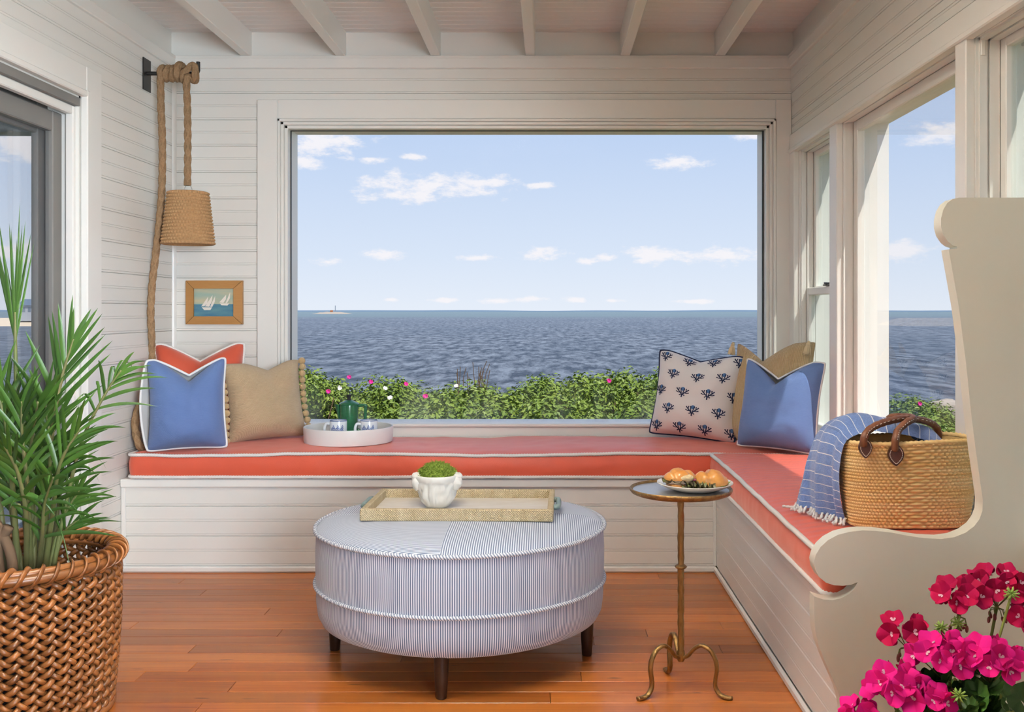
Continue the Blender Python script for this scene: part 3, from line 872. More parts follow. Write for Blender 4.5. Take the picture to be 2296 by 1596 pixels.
mb.add(V, F); mb.add(V, [(i, n + i, n + (i + 1) % n, (i + 1) % n) for i in range(n)])
ep = mb.build('end_panel', 'panel', bench)
ep.data.shade_smooth(); ep.data.set_sharp_from_angle(angle=R(35))
ep['label'] = 'scrolled white bench end with a rounded ear'


# ------------------------------------------------------------------ seat cushions
def cord_mod(k=3, pitch=.011, amp=.16):
    return lambda s_, th: 1 + amp * np.cos(k * th - 2 * PI * s_ / pitch * 1.0)


def rrect(x0, x1, y0, y1, r, z, n=7, wob=None):
    pts = []
    for cx, cy, a0 in ((x1 - r, y1 - r, 0), (x0 + r, y1 - r, 90), (x0 + r, y0 + r, 180), (x1 - r, y0 + r, 270)):
        for i in range(n + 1):
            a = R(a0 + 90 * i / n); pts.append(Vector((cx + r * math.cos(a), cy + r * math.sin(a), z)))
    pts, _ = resample(pts, .006, True)
    out = []
    for p in pts:
        d = wob(p) if wob else 0
        out.append((p[0], p[1], p[2] + d))
    return out


def seat_cushion(root, x0, x1, y0, y1, z0, z1, ripple_axis, nx, ny):
    r = .03
    wob = lambda p: .0045 * math.sin(p[0] * 5.1 + p[1] * 3) + .003 * noise.noise((p[0] * 9, p[1] * 9, 2))

    def cl(t, a, b):     # clamp into rounded rectangle
        return a + (b - a) * t

    def top(u, v):
        x = cl(u, x0, x1); y_ = cl(v, y0, y1)
        # round the plan corners
        for cx, sx_ in ((x0 + r, -1), (x1 - r, 1)):
            for cy, sy_ in ((y0 + r, -1), (y1 - r, 1)):
                ddx, ddy = (x - cx) * sx_, (y_ - cy) * sy_
                if ddx > 0 and ddy > 0:
                    d = math.hypot(ddx, ddy)
                    if d > r: x = cx + sx_ * ddx / d * r; y_ = cy + sy_ * ddy / d * r
        e = min((x - x0), (x1 - x), (y_ - y0), (y1 - y_))
        cr = .016 * (1 - math.exp(-max(e, 0) / .045))
        fade = min(1, max(e, 0) / .03)
        if ripple_axis == 'y':
            rp = .0018 * math.sin(y_ * 135 + 3 * noise.noise((x * 3, y_ * 5, 1)) + 1.2 * math.sin(x * 9)) * (noise.noise((x * 2.0, y_ * 1.6, 4)) * .5 + .6)
        else:
            rp = .0035 * noise.noise((x * 6, y_ * 9, 3)) + .002 * noise.noise((x * 20, y_ * 16, 5))
        return (x, y_, z1 + wob((x, y_)) * .8 + cr + rp * fade)
    mb = MB().grid(top, nx, ny)
    # sides
    loop = rrect(x0, x1, y0, y1, r, 0)[::2]
    m = len(loop); V = []; F = []
    K = 8
    for j in range(K + 1):
        t = j / K
        for p in loop:
            cx, cy = min(max(p[0], x0 + .06), x1 - .06), min(max(p[1], y0 + .06), y1 - .06)
            dxy = Vector((p[0] - cx, p[1] - cy)); dxy = dxy.normalized() if dxy.length > 1e-6 else dxy
            bul = .007 * math.sin(PI * t) + .0022 * noise.noise((p[0] * 16, p[1] * 16, t * 2)) * math.sin(PI * t) + .003 * max(0, noise.noise((p[0] * 26, p[1] * 26, t * .6 + 9))) * math.sin(PI * t)
            V.append((p[0] + dxy.x * bul, p[1] + dxy.y * bul, z0 + (z1 + wob(p) - z0) * t))
    for j in range(K):
        for i in range(m):
            k = (i + 1) % m; F.append((j * m + i, j * m + k, (j + 1) * m + k, (j + 1) * m + i))
    mb.add(V, F)
    mb.add([(x0 + .01, y0 + .01, z0), (x1 - .01, y0 + .01, z0), (x1 - .01, y1 - .01, z0), (x0 + .01, y1 - .01, z0)], [(0, 3, 2, 1)])
    mb.build('cover', 'redseat', root, 60)
    MB().tube(rrect(x0 - .003, x1 + .003, y0 - .003, y1 + .003, r, z1, wob=wob)[::1], .0068, 8, closed=True, rmod=cord_mod(), ds=.003).build('cord_piping', 'cord', root, 180)
    MB().tube(rrect(x0 - .003, x1 + .003, y0 - .003, y1 + .003, r, z0 + .007, wob=lambda p: .002 * noise.noise((p[0] * 5, p[1] * 5, 7))), .0068, 8, closed=True, rmod=cord_mod(), ds=.003).build('cord_piping', 'cord', root, 180)


ct = .480
c1 = thing('seat_cushion', 'long coral red bench cushion with white cord piping below the picture window', 'cushion', (-.3, 4.3, ZS))
seat_cushion(c1, -1.698, XR - .012, 4.022, YB - .045, ZS + .002, ct, 'x', 220, 46)
c2 = thing('seat_cushion', 'coral red bench cushion with white piping under the straw tote, along the side windows', 'cushion', (.88, 3.1, ZS))
seat_cushion(c2, .655, XR - .012, PB + .012, 4.012, ZS + .002, ct + .002, 'y', 40, 300)


# ------------------------------------------------------------------ pillows
def pillow_fn(w, h, t, chop, cw, side, seed, bulge=0.0, sk=0.0):
    """surface point for u,v in 0..1; side -1 front, +1 back; local x right, z up, y away from the room"""
    def f(u, v):
        a, b = 2 * u - 1, 2 * v - 1
        x = w / 2 * a * (1 - .09 * (1 - b * b) * abs(a) ** 3)
        z = h / 2 * (1 + b * (1 - .05 * (1 - a * a) * abs(b) ** 3))
        k = max(0, 1 - abs(a - sk) / cw)
        z -= chop * (k ** 1.3) * v ** 2.6
        rc = (abs(a) * abs(b)) ** 9
        x *= 1 - .035 * rc; z = h / 2 + (z - h / 2) * (1 - .035 * rc)
        th = ((1 - abs(a) ** 2.4) * (1 - abs(b) ** 2.4)) ** .58 * 1.28
        th *= (1 + .35 * max(0, -b)) * (1 - .35 * k * v ** 3)
        nz = noise.noise((a * 2.2 + seed, b * 2.2, seed * 3)) * .10 + noise.noise((a * 5 + seed, b * 5, seed)) * .04
        yv = side * t / 2 * th * (1 + nz)
        # wrinkles running out of the notch and the corners
        yv += side * .0022 * math.sin((a * 14 + b * 9) + seed) * (abs(a) * abs(b)) ** 2 * th
        if bulge: x += -bulge * math.sin(PI * v) * max(0, -a) ** 3
        return Vector((x, yv, z))
    return f


def pillow(root, w, h, t, chop, cw, fabric, piping, seed, back=None, chop_back=None, bulge=0, pr=.0045, twist=False, sk=0.0):
    N = 40
    ff = pillow_fn(w, h, t, chop, cw, -1, seed, sk=sk)
    fb = pillow_fn(w, h, t, chop if chop_back is None else chop_back, cw, 1, seed + 5, bulge, sk=sk)
    front = MB().grid(ff, N, N)
    if back is None:
        front.grid(fb, N, N, flip=True); cover = front.build('cover', fabric, root, 180)
    else:
        cover = front.build('cover', fabric, root, 180)
        MB().grid(fb, N, N, flip=True).build('back_panel', back, root, 180)
    if piping:
        e = [fb(i / 60, 0) for i in range(60)] + [fb(1, i / 60) for i in range(60)] + [fb(1 - i / 60, 1) for i in range(60)] + [fb(0, 1 - i / 60) for i in range(60)]
        e = [Vector((q.x * 1.006, 0, q.z)) for q in e]
        MB().tube(e, pr, 8, closed=True, ds=.003, rmod=cord_mod(3, .010, .15) if twist else None).build('piping', piping, root, 180)
    return ff, fb, cover


ZT = ct + .016
# coral red pillow in the corner
p = thing('throw_pillow', 'coral red throw pillow with white cord edge, behind the blue one in the corner', 'pillow', (-1.525, 4.36, ZT), (R(-11), 0, R(20)))
pillow(p, .385, .43, .15, .075, .85, 'red', 'cord', 2.0, pr=.0065, twist=True)
# blue pillow, white back
p = thing('throw_pillow', 'blue linen throw pillow with white back and piping, beside the hanging rope lamp', 'pillow', (-1.478, 4.075, ZT - .004), (R(-7), R(-1), R(17)))
pillow(p, .312, .375, .15, .088, .86, 'blue', 'white_cloth', 4.0, back='white_cloth', chop_back=.062, bulge=.035, pr=.005, sk=.06)
# tan pillow with pom-poms
p = thing('throw_pillow', 'tan woven throw pillow edged with pompoms, left of the round white tray', 'pillow', (-1.222, 4.35, ZT + .002), (R(-13), R(-2), R(32)))
ff, fb, _ = pillow(p, .345, .35, .13, .036, .6, 'tan', None, 6.0, sk=.15)
for sd in (0, 1):
    for i in range(12):
        q = fb(sd, (i + .3) / 11.6); q.y = 0
        q += Vector(((1 if sd else -1) * .014, random.uniform(-.010, -.002), 0)); rr = .0150 + random.uniform(-.001, .0015)
        MB().ellipsoid(q, (rr, rr, rr), 12, 8, fn=lambda d: 1 + .12 * noise.noise(d * 4 + q * 50)).build('pompom', 'pom', p, 180)
# coral motif pillow
p = thing('throw_pillow', 'ivory throw pillow printed with navy coral sprigs and piped in navy', 'pillow', (.628, 4.385, ZT + .002), (R(-12), R(4), R(-24)))
ff, fb, _ = pillow(p, .395, .385, .15, .034, .8, 'coral_cloth', 'navy', 8.0, pr=.0042)


def sprig(mb_n, mb_b, f, u0, v0, s, ang):
    """flat print following the pillow face: navy branches and a blue blob"""
    def at(a, b, off):
        ca, sa = math.cos(ang), math.sin(ang)
        u = u0 + (a * ca - b * sa) * s; v = v0 + (a * sa + b * ca) * s
        u, v = min(max(u, .004), .996), min(max(v, .004), .996)
        q = f(u, v); q2 = f(min(u + .004, 1), v) - f(max(u - .004, 0), v); q3 = f(u, min(v + .004, 1)) - f(u, max(v - .004, 0))
        nn = q2.cross(q3); nn = nn.normalized() if nn.length > 1e-9 else Vector((0, -1, 0))
        if nn.y > 0: nn = -nn
        return q + nn * off

    def strip(mb_, pts, wd, off):
        V = []
        for i, (a, b) in enumerate(pts):
            j = min(i + 1, len(pts) - 1); k = max(i - 1, 0)
            tx, ty = pts[j][0] - pts[k][0], pts[j][1] - pts[k][1]; L = math.hypot(tx, ty) or 1
            V.append(at(a - ty / L * wd, b + tx / L * wd, off)); V.append(at(a + ty / L * wd, b - tx / L * wd, off))
        mb_.add(V, [(2 * i, 2 * i + 1, 2 * i + 3, 2 * i + 2) for i in range(len(pts) - 1)])

    def dot(mb_, a, b, r, off):
        mb_.add([at(a, b, off)] + [at(a + r * math.cos(k * PI / 5), b + r * math.sin(k * PI / 5), off) for k in range(10)], [(0, i + 1, (i + 1) % 10 + 1) for i in range(10)])
    dot(mb_b, .05, .42, .30, .0010)
    for sg in (-1, 1):
        strip(mb_n, [(0, -.75), (.04 * sg, -.45), (.28 * sg, -.15), (.62 * sg, .15), (.82 * sg, .36)], .075, .0016)
        strip(mb_n, [(.05 * sg, -.45), (.14 * sg, -.1), (.22 * sg, .25), (.24 * sg, .45)], .065, .0016)
        strip(mb_n, [(.30 * sg, -.14), (.62 * sg, -.16), (.86 * sg, -.06)], .06, .0016)
        strip(mb_n, [(.55 * sg, .1), (.52 * sg, .42)], .06, .0016)
        strip(mb_n, [(.06 * sg, -.4), (.32 * sg, -.5)], .06, .0016)
        for (a, b) in ((.84, .38), (.86, -.06), (.52, .44), (.25, .47), (.33, -.52)): dot(mb_n, a * sg, b, .09, .0016)
    dot(mb_n, 0, -.78, .1, .0016)


k = 0
for row in range(5):
    for cidx in range(4):
        u0 = .115 + cidx * .285 - (.145 if row % 2 else 0); v0 = .10 + row * .205
        if u0 < .03 or u0 > .97: continue
        a, b = MB(), MB(); sprig(a, b, ff, u0, v0, .080, R(-4))
        o = a.build('coral_sprig', 'navy', p); b.build('blue_bud', 'ink_blue', o)
# tan tassel pillow in the right corner
p = thing('throw_pillow', 'tan ribbed throw pillow with corner tassels, standing in the corner by the side window', 'pillow', (.918, 4.225, ZT), (R(-14), R(-2), R(-45)))
ff, fb, _ = pillow(p, .40, .445, .12, .080, .75, 'tanrib', None, 11.0, sk=-.25)
for sd in (0, 1):
    q = fb(sd, .985); tg = MB(); q.y = -.042; q.x *= .97
    tg.tube([q, q + Vector((0, -.004, -.012))], .007, 8).ellipsoid(q + Vector((0, -.004, -.012)), (.009, .009, .007), 10, 6)
    for i in range(22):
        a = 2 * PI * i / 22; r1 = .013 + random.uniform(-.003, .003)
        tg.tube([q + Vector((.005 * math.cos(a), -.004 + .005 * math.sin(a), -.014)), q + Vector((r1 * .8 * math.cos(a), -.006 + r1 * .8 * math.sin(a), -.032)), q + Vector((r1 * math.cos(a), -.006 + r1 * math.sin(a), -.054 + random.uniform(-.004, .004)))], .0022, 5)
    tg.build('tassel', 'tassel', p, 180)
# blue pillow at the right
p = thing('throw_pillow', 'periwinkle blue throw pillow with white back, in front of the tasselled one', 'pillow', (.915, 4.02, ZT + .002), (R(-12), R(1), R(-40)))
pillow(p, .355, .37, .15, .10, .84, 'blue', 'white_cloth', 14.0, back='white_cloth', chop_back=.072, bulge=-.02, pr=.0042, sk=-.12)

# ------------------------------------------------------------------ rope lamp on an iron bracket
lampo = thing('wall_lamp', 'hanging lamp with a crocheted jute shade and thick rope over an iron bracket', 'lamp', (XL, 4.29, 2.08))
ya, za = 4.29, 2.083
br = MB().bbox(XL + .001, XL + .006, ya - .04, ya + .04, za - .075, za + .062, .001)
br.tube([(XL, ya, za), (XL + .215, ya, za), (XL + .222, ya, za + .004), (XL + .225, ya, za + .012), (XL + .225, ya, za + .05)], .0085, 10)
bo = br.build('bracket', 'black_iron', lampo, 40)


def rope_mod(s_, th):
    k = 2 * PI * s_ / .052
    return 1 + .26 * (np.maximum(np.cos(4 * th - k), np.cos(4 * th + k + .8)) - .45)


rp = [P(343, 1000, 4.22), P(316, 1003, 4.10), P(304, 965, 4.115), P(306, 930, 4.13), P(322, 893, 4.16), P(343, 850, 4.30), P(341, 800, 4.33), P(340, 755, 4.315), P(338, 700, 4.30), P(341, 640, 4.30), P(348, 580, 4.30), P(357, 500, 4.295), P(363, 420, 4.29), P(364, 320, 4.29), P(361, 240, 4.285), P(360, 190, 4.28)]
path = catmull(rp, 120)
x0_ = P(362, 0, ya).x; 
# turns around the bracket
turns = 4; L0 = .1
for i in range(1, turns * 16 + 1):
    a = i / 16 * 2 * PI; xx = x0_ + .003 + .098 * i / (turns * 16)
    rr = .0235 if i < turns * 16 - 20 else .0235 + .014 * math.sin(PI * (i - turns * 16 + 20) / 20) ** 1
    path.append(Vector((xx, ya - rr * math.cos(a - .25), za + rr * math.sin(a - .25 + 0))))
xe = P(421, 0, ya).x
path += catmull([path[-1], Vector((xe + .035, ya - .03, za + .028)), Vector((xe + .045, ya - .033, za - .016)), Vector((xe + .034, ya - .012, za - .034)), Vector((xe + .008, ya - .02, za - .02)), Vector((xe + .002, ya - .02, za - .06)), Vector((xe, ya - .004, za - .14)), Vector((xe, ya, 1.80)), Vector((xe - .001, ya, 1.60))], 90)[1:]
MB().tube(path, .0140, 24, rmod=rope_mod, ds=.0035).build('rope', 'rope', lampo, 180)
zt, zb_ = 1.573, 1.345; cxl = xe + .0015
rows, cols = 16, 46


def shade_f(u, v):
    row = v * rows; r0 = .108 + (.082 - .108) * v
    off = .5 if int(min(row, rows - .001)) % 2 else 0
    hump = abs(math.sin(PI * row)) ** .55 * (abs(math.sin(PI * (u * cols + off))) ** .6 * .75 + .25)
    r_ = r0 - .003 + .0095 * hump
    zz = zb_ + (zt - zb_) * v
    return (cxl + r_ * math.cos(2 * PI * u), ya + r_ * math.sin(2 * PI * u), zz)


sh = MB().grid(shade_f, cols * 6, rows * 6, closeu=True)
sh.grid(lambda u, v: (cxl + (.104 + (.079 - .104) * v) * math.cos(2 * PI * u), ya + (.104 + (.079 - .104) * v) * math.sin(2 * PI * u), zb_ + (zt - zb_) * v), 60, 4, closeu=True, flip=True)
sh.build('shade', 'shade', lampo, 180)
MB().tube([(cxl - .016, ya, zt - .005), (cxl - .017, ya, zt + .012), (cxl - .010, ya, zt + .028), (cxl, ya, zt + .032), (cxl + .010, ya, zt + .028), (cxl + .017, ya, zt + .012), (cxl + .016, ya, zt - .005)], .0016, 6).tube([(cxl - .08, ya, zt - .006), (cxl + .08, ya, zt - .006)], .002, 6).build('harp', 'steel', lampo, 180)
MB().tube([(cxl, ya, zt - .008), (cxl, ya, zt - .05)], .013, 12).build('socket', 'black_iron', lampo, 40)
MB().ellipsoid((cxl, ya, zt - .09), (.028, .028, .04), 16, 10).build('bulb', 'bulb', lampo, 180)

# ------------------------------------------------------------------ small framed painting
yp = YB - .001
f0, f1 = P(419, 629, yp), P(546, 727, yp); o0, o1 = P(437, 647, yp), P(526, 709, yp)
pic = thing('framed_painting', 'small oak framed painting of two white sailboats on blue sea', 'picture', ((f0.x + f1.x) / 2, yp, f1.z))
xa, xb_, zl, zh = f0.x, f1.x, f1.z, f0.z; ia, ib, il, ih = o0.x, o1.x, o1.z, o0.z
fr = thing
d_ = yp - .02
for q in ([(xa, zh), (xb_, zh), (ib, ih), (ia, ih)], [(xa, zl), (ia, il), (ib, il), (xb_, zl)], [(xa, zh), (ia, ih), (ia, il), (xa, zl)], [(xb_, zh), (xb_, zl), (ib, il), (ib, ih)]):
    cx, cz = sum(a for a, b in q) / 4, sum(b for a, b in q) / 4
    V = [(a, yp, b) for a, b in q] + [(a + (cx - a) * .012, d_ + (0.004 if (a, b) in ((xa, zh), (xb_, zh), (xa, zl), (xb_, zl)) else 0), b + (cz - b) * .012) for a, b in q]
    MB().add(V, []) if False else None
    mb = MB(); mb.add(V, [(0, 1, 2, 3), (7, 6, 5, 4)] + [(i, 4 + i, 4 + (i + 1) % 4, (i + 1) % 4) for i in range(4)])
    mb.build('frame_rail', 'oak', pic)
hz = il + (ih - il) * .44
pa = MB().box(ia - .004, ib + .004, yp - .010, yp - .002, hz, ih + .004, 0).box(ia - .004, ib + .004, yp - .010, yp - .002, il - .004, hz, 1).build('canvas', ['sky_paint', 'sea_paint'], pic)


def pic_poly(pts, name, off=.0108):
    V = []
    for (cx, cy) in pts:
        q = P(330 + cx / 4.433, 400 + cy / 4.433, yp); V.append((q.x, yp - off, q.z))
    mb_ = MB(); mb_.add(V, [tuple(range(len(V)))]); mb_.build(name, 'sail', pa)


for s_ in ([(615, 1175), (605, 1240), (575, 1270), (545, 1272)], [(658, 1160), (650, 1220), (625, 1275), (582, 1272)], [(684, 1168), (680, 1225), (655, 1276), (632, 1275)],
           [(550, 1280), (655, 1280), (635, 1308), (575, 1308)], [(793, 1155), (790, 1200), (765, 1238), (724, 1232)], [(832, 1130), (830, 1190), (800, 1240), (785, 1240)], [(730, 1240), (825, 1242), (805, 1263), (745, 1260)]):
    pic_poly(s_, 'painted_sail')

# ------------------------------------------------------------------ round tray with coffee pot and mugs
tx, ty, tz = -.861, 4.285, ZT + .002
tr = thing('round_tray', 'round white tray holding the green pot and two mugs', 'tray', (tx, ty, tz), (0, 0, 0))
MB().lathe([(.0, 0), (.180, 0), (.186, .003), (.188, .012), (.190, .064), (.1895, .067), (.186, .068), (.1835, .066), (.182, .010), (.178, .006), (0, .006)], 96).build('tray_body', 'tray_white', tr, 40)
ctx = -.868
cp = thing('coffee_pot', 'green glazed coffee pot with a pointed spout and black knobbed lid', 'coffee pot', (ctx, 4.33, tz + .0065), (0, 0, 0))
MB().lathe([(0, 0), (.036, 0), (.038, .004), (.0385, .03), (.0395, .08), (.041, .142), (.0405, .147), (.037, .147), (.036, .14), (0, .14)], 40).build('body', 'green_glaze', cp, 45)


def spout(u, v):   # tapering half-shell on the left side
    z_ = .05 + .097 * v; wid = .020 * (.25 + .75 * v); ext = .022 * v ** 1.5 + .002
    a = PI * (u - .5)
    return (-.0385 - ext * math.cos(a), wid * math.sin(a), z_)


MB().grid(spout, 16, 12).build('spout', 'green_glaze', cp, 180)
MB().tube(catmull([(.038, 0, .143), (.060, 0, .146), (.072, 0, .144), (.072, 0, .13), (.070, 0, .08), (.066, 0, .045), (.052, 0, .036), (.038, 0, .038)], 40), .0052, 8, flat=(1, 1.3)).build('handle', 'green_glaze', cp, 180)
ld = MB().lathe([(.0, .147), (.042, .147), (.043, .150), (.040, .155), (.026, .161), (.012, .168), (.008, .171), (.007, .178), (.0095, .184), (.0105, .190), (.007, .192), (0, .192)], 40)
for i, f in enumerate(ld.f):
    if max(ld.v[q][2] for q in f) > .1705: ld.mi[i] = 1
ld.build('lid', ['green_glaze', 'pot_dark'], cp, 40)
for (mx, my, hz_, lb, tilt) in ((P(760, 0, 4.215).x, 4.205, 180, 'white and blue patterned mug nearer the tan pillow, handle to the left', 0), (P(828, 0, 4.225).x, 4.215, 205, 'white and blue patterned mug in front of the pot handle', 0)):
    mg = thing('mug', lb, 'mug', (mx, my, tz + .0065), (0, 0, 0), group='patterned mugs on the tray')
    MB().lathe([(0, 0), (.030, 0), (.034, .003), (.0355, .010), (.0358, .092), (.035, .095), (.0335, .092), (.033, .012), (.0, .008)], 40).build('cup', 'mug', mg, 45)
    ca, sa = math.cos(R(hz_)), math.sin(R(hz_))
    MB().tube(catmull([(ca * r_, sa * r_, z_) for r_, z_ in ((.035, .078), (.050, .080), (.058, .066), (.057, .044), (.048, .028), (.035, .026))], 30), .0042, 8, flat=(1.0, 1.4)).build('handle', 'mug', mg, 180)

# ------------------------------------------------------------------ striped ottoman
ocx, ocy, OR_ = -.273, 3.12, .445
ot = thing('ottoman', 'round blue and white striped ottoman on short dark legs', 'ottoman', (ocx, ocy, 0), (0, 0, 0))
bulge = lambda a, i, r, z: (r + .004 * math.sin(3 * a + 1) * (1 if r > .3 else 0), z)
MB().lathe([(0, .112), (.36, .110), (.405, .113), (.428, .124), (.439, .145), (.4435, .18), (.4445, .234), (.4465, .28), (.4465, .33), (.4445, .375), (.4435, .397)], 160, fn=None).build('upholstered_side', 'tick_side', ot, 180)
MB().lathe([(.4435, .397), (.435, .405), (.41, .414), (.37, .421), (.28, .427), (.15, .429), (0, .429)], 160).build('upholstered_top', 'tick_top', ot, 180)
ring = lambda r_, z_: [(r_ * math.cos(2 * PI * i / 200), r_ * math.sin(2 * PI * i / 200), z_) for i in range(200)]
MB().tube(ring(.4475, .398), .0062, 8, closed=True, ds=.0035, rmod=cord_mod(3, .014, .12)).build('top_cord', 'tick_cord', ot, 180)
MB().tube(ring(.4475, .234), .0058, 8, closed=True, ds=.0035, rmod=cord_mod(3, .014, .12)).build('middle_cord', 'tick_cord', ot, 180)
for a in (-93, -8, 181, 88):
    lx, ly = .395 * math.cos(R(a)), .395 * math.sin(R(a))
    MB().lathe([(0, 0), (.013, 0), (.0155, .003), (.0185, .05), (.021, .118), (0, .118)], 24, c=(lx, ly, 0)).build('leg', 'darkwood', ot, 40)

# raffia tray on the ottoman
Yf, Yk = 2.985, 3.335; xl_, xr_ = (808 - VX) * Yf / FPX, (1243 - VX) * Yf / FPX
zt0, zt1 = .4285, .465
rt = thing('raffia_tray', 'rectangular raffia wrapped tray with green handles on the ottoman', 'tray', ((xl_ + xr_) / 2, (Yf + Yk) / 2, zt0), (0, 0, R(-1.2)))
hw, hd, hh = (xr_ - xl_) / 2, (Yk - Yf) / 2, zt1 - zt0; wt_ = .018
MB().bbox(-hw, hw, -hd, -hd + wt_, 0, hh, .003).build('front_wall', 'raffia', rt)
MB().bbox(-hw, hw, hd - wt_, hd, 0, hh, .003).build('back_wall', 'raffia', rt)
for sg in (-1, 1):
    MB().bbox(sg * hw - wt_ / 2 - sg * wt_ / 2, sg * hw + wt_ / 2 - sg * wt_ / 2, -hd + wt_, hd - wt_, 0, hh, .003).build('side_wall', 'raffia', rt)
    MB().tube(catmull([(sg * hw, -.062, .022), (sg * (hw + .010), -.060, .023), (sg * (hw + .014), -.045, .023), (sg * (hw + .014), .045, .023), (sg * (hw + .010), .060, .023), (sg * hw, .062, .022)], 30), .0085, 10).build('handle', 'verdigris', rt, 180)
MB().box(-hw + .004, hw - .004, -hd + .004, hd - .004, .002, .009).build('tray_floor', 'raffia_floor', rt)

# white plaster planter with moss
pcx, pcy, pz = (980 - VX) * 3.16 / FPX, 3.165, zt0 + .0095
pl = thing('planter', 'white plaster urn with relief figures and side masks, filled with moss', 'planter', (pcx, pcy, pz), (0, 0, 0))


def relief(a, i, r, z):
    d = Vector((math.cos(a), math.sin(a), z * 24))
    k = noise.noise(d * 3.1) * .5 + noise.noise(d * 7.3) * .35 + noise.noise(d * 15) * .18
    w = 1 if .012 < z < .082 and r > .02 else .25
    return (r + .017 * k * w, z)


MB().lathe([(0, 0), (.030, 0), (.036, .003), (.042, .010), (.050, .022), (.0565, .036), (.060, .050), (.0625, .064), (.0635, .076), (.0645, .082), (.068, .086), (.070, .094), (.0705, .101), (.068, .104), (.062, .103), (.060, .095), (0, .092)], 90, fn=relief).build('bowl', 'plaster', pl, 70)
for sg in (-1, 1):
    def mk(d): return 1 + .22 * noise.noise(d * 3.0 + Vector((sg * 3, 0, 0))) + .12 * noise.noise(d * 7)
    MB().ellipsoid((sg * .060, -.016, .082), (.020, .022, .026), 24, 16, fn=mk).ellipsoid((sg * .064, -.008, .100), (.017, .024, .010), 16, 10, fn=mk).build('mask_handle', 'plaster', pl, 180)
MB().lathe([(.0635, .0865), (.067, .089), (.0635, .0905)], 60).build('rim_band', 'plaster', pl, 180)
mo = MB().ellipsoid((0, 0, .096), (.058, .058, .042), 40, 20, fn=lambda d: 1 + .12 * noise.noise(d * 5) + .06 * noise.noise(d * 12))
rm = random.Random(5)
for i in range(2600):
    a = rm.uniform(0, 2 * PI); b = math.acos(rm.uniform(0.0, 1)); d = Vector((math.cos(a) * math.sin(b), math.sin(a) * math.sin(b), math.cos(b)))
    kk = 1 + .12 * noise.noise(d * 5) + .06 * noise.noise(d * 12)
    q = Vector((d.x * .057, d.y * .057, d.z * .041)) * kk + Vector((0, 0, .096))
    dr = (d + Vector((rm.uniform(-1, 1), rm.uniform(-1, 1), rm.uniform(-.6, .8))) * .9).normalized()
    L = rm.uniform(.004, .010) * (1.8 if rm.random() < .04 else 1); sd = dr.cross(Vector((rm.uniform(-1, 1), rm.uniform(-1, 1), rm.uniform(-1, 1)))).normalized() * .0011
    mo.add([q - sd, q + sd, q + dr * L * .6 + sd * .8 + Vector((0, 0, .001)), q + dr * L, q + dr * L * .6 - sd * .8], [(0, 1, 2, 4), (4, 2, 3)])
mo.build('moss', 'moss', pl, kind='stuff')

# ------------------------------------------------------------------ brass drink table with a plate of sandwiches
dcx, dcy, dz_ = .370, 2.785, .560
dt = thing('drink_table', 'slim brass tripod drink table with a round tray top', 'side table', (dcx, dcy, 0), (0, 0, 0))
MB().lathe([(0, -.012), (.128, -.011), (.138, -.007), (.1425, -.001), (.1430, .004), (.1410, .0065), (.1375, .005), (.1345, .0005), (.126, -.001), (0, -.001)], 96, c=(0, 0, dz_)).build('rim', 'brass', dt, 60)
MB().lathe([(.1335, .0008), (.120, .0006), (0, .0006)], 96, c=(0, 0, dz_)).build('top_plate', 'tabletop', dt, 40)
stem = MB().tube([(0, 0, dz_ - .012 - (dz_ - .10) * i / 90) for i in range(91)], .0088, 12, rmod=lambda s_, th: 1 + .10 * np.sin(th * 2 + 40 * s_) * np.sin(170 * s_) + .06 * np.cos(3 * th - 60 * s_))
stem.build('stem', 'brass', dt, 180)
MB().lathe([(.009, -.006), (.014, -.004), (.0175, 0), (.014, .004), (.009, .007)], 24, c=(0, 0, .345)).build('collar', 'brass', dt, 180)
MB().lathe([(0, -.018), (.008, -.018), (.011, -.012), (.012, .004), (.010, .012)], 20, c=(0, 0, .098)).build('hub', 'brass', dt, 180)
for a in (212, 329, 100):
    ca, sa = math.cos(R(a)), math.sin(R(a))
    kk = [(.006, .092), (.022, .100), (.040, .122), (.062, .135), (.085, .128), (.102, .105), (.107, .078), (.103, .050), (.103, .028), (.116, .010), (.138, .0055), (.150, .0065)]
    MB().tube([(0, 0, 0)] and catmull([(r_ * ca, r_ * sa, z_) for r_, z_ in kk], 60), .0068, 8, flat=(1.2, .85)).build('leg', 'brass', dt, 180)

plx, ply, plz = .408, 2.775, dz_ + .002
pt = thing('plate', 'white plate with two sandwiches on the brass table', 'plate', (plx, ply, plz), (0, 0, 0))
MB().lathe([(0, 0), (.058, 0), (.062, .002), (.085, .009), (.101, .017), (.1055, .0205), (.1050, .0222), (.1015, .0212), (.084, .0125), (.060, .0055), (0, .005)], 72).build('plate_body', 'china', pt, 50)


def bun(c, r, lobes, ang, seed, flat0=0.0, dx=0.0):
    ca, sa = math.cos(ang), math.sin(ang)

    def f(u, v):
        a = 2 * PI * u; b = PI / 2 * v
        x = math.cos(a) * math.cos(b); y_ = math.sin(a) * math.cos(b); z_ = math.sin(b)
        xx = x * (1 + .0)
        k = 1 - .30 * (1 - abs(math.sin(lobes * (xx * .95 + .25 * y_ + dx)))) ** 2.2 * (z_ * .6 + .4) + .10 * noise.noise((x * 2 + seed, y_ * 2, z_ * 2)) + .03 * noise.noise((x * 7 + seed, y_ * 7, z_ * 7))
        px_, py_, pz_ = x * r[0] * (.9 + .1 * k), y_ * r[1] * k, max(z_ * r[2] * k, 0) + flat0
        if v < .08: px_ *= .96; py_ *= .96
        return (c[0] + px_ * ca - py_ * sa, c[1] + px_ * sa + py_ * ca, c[2] + pz_)
    return f


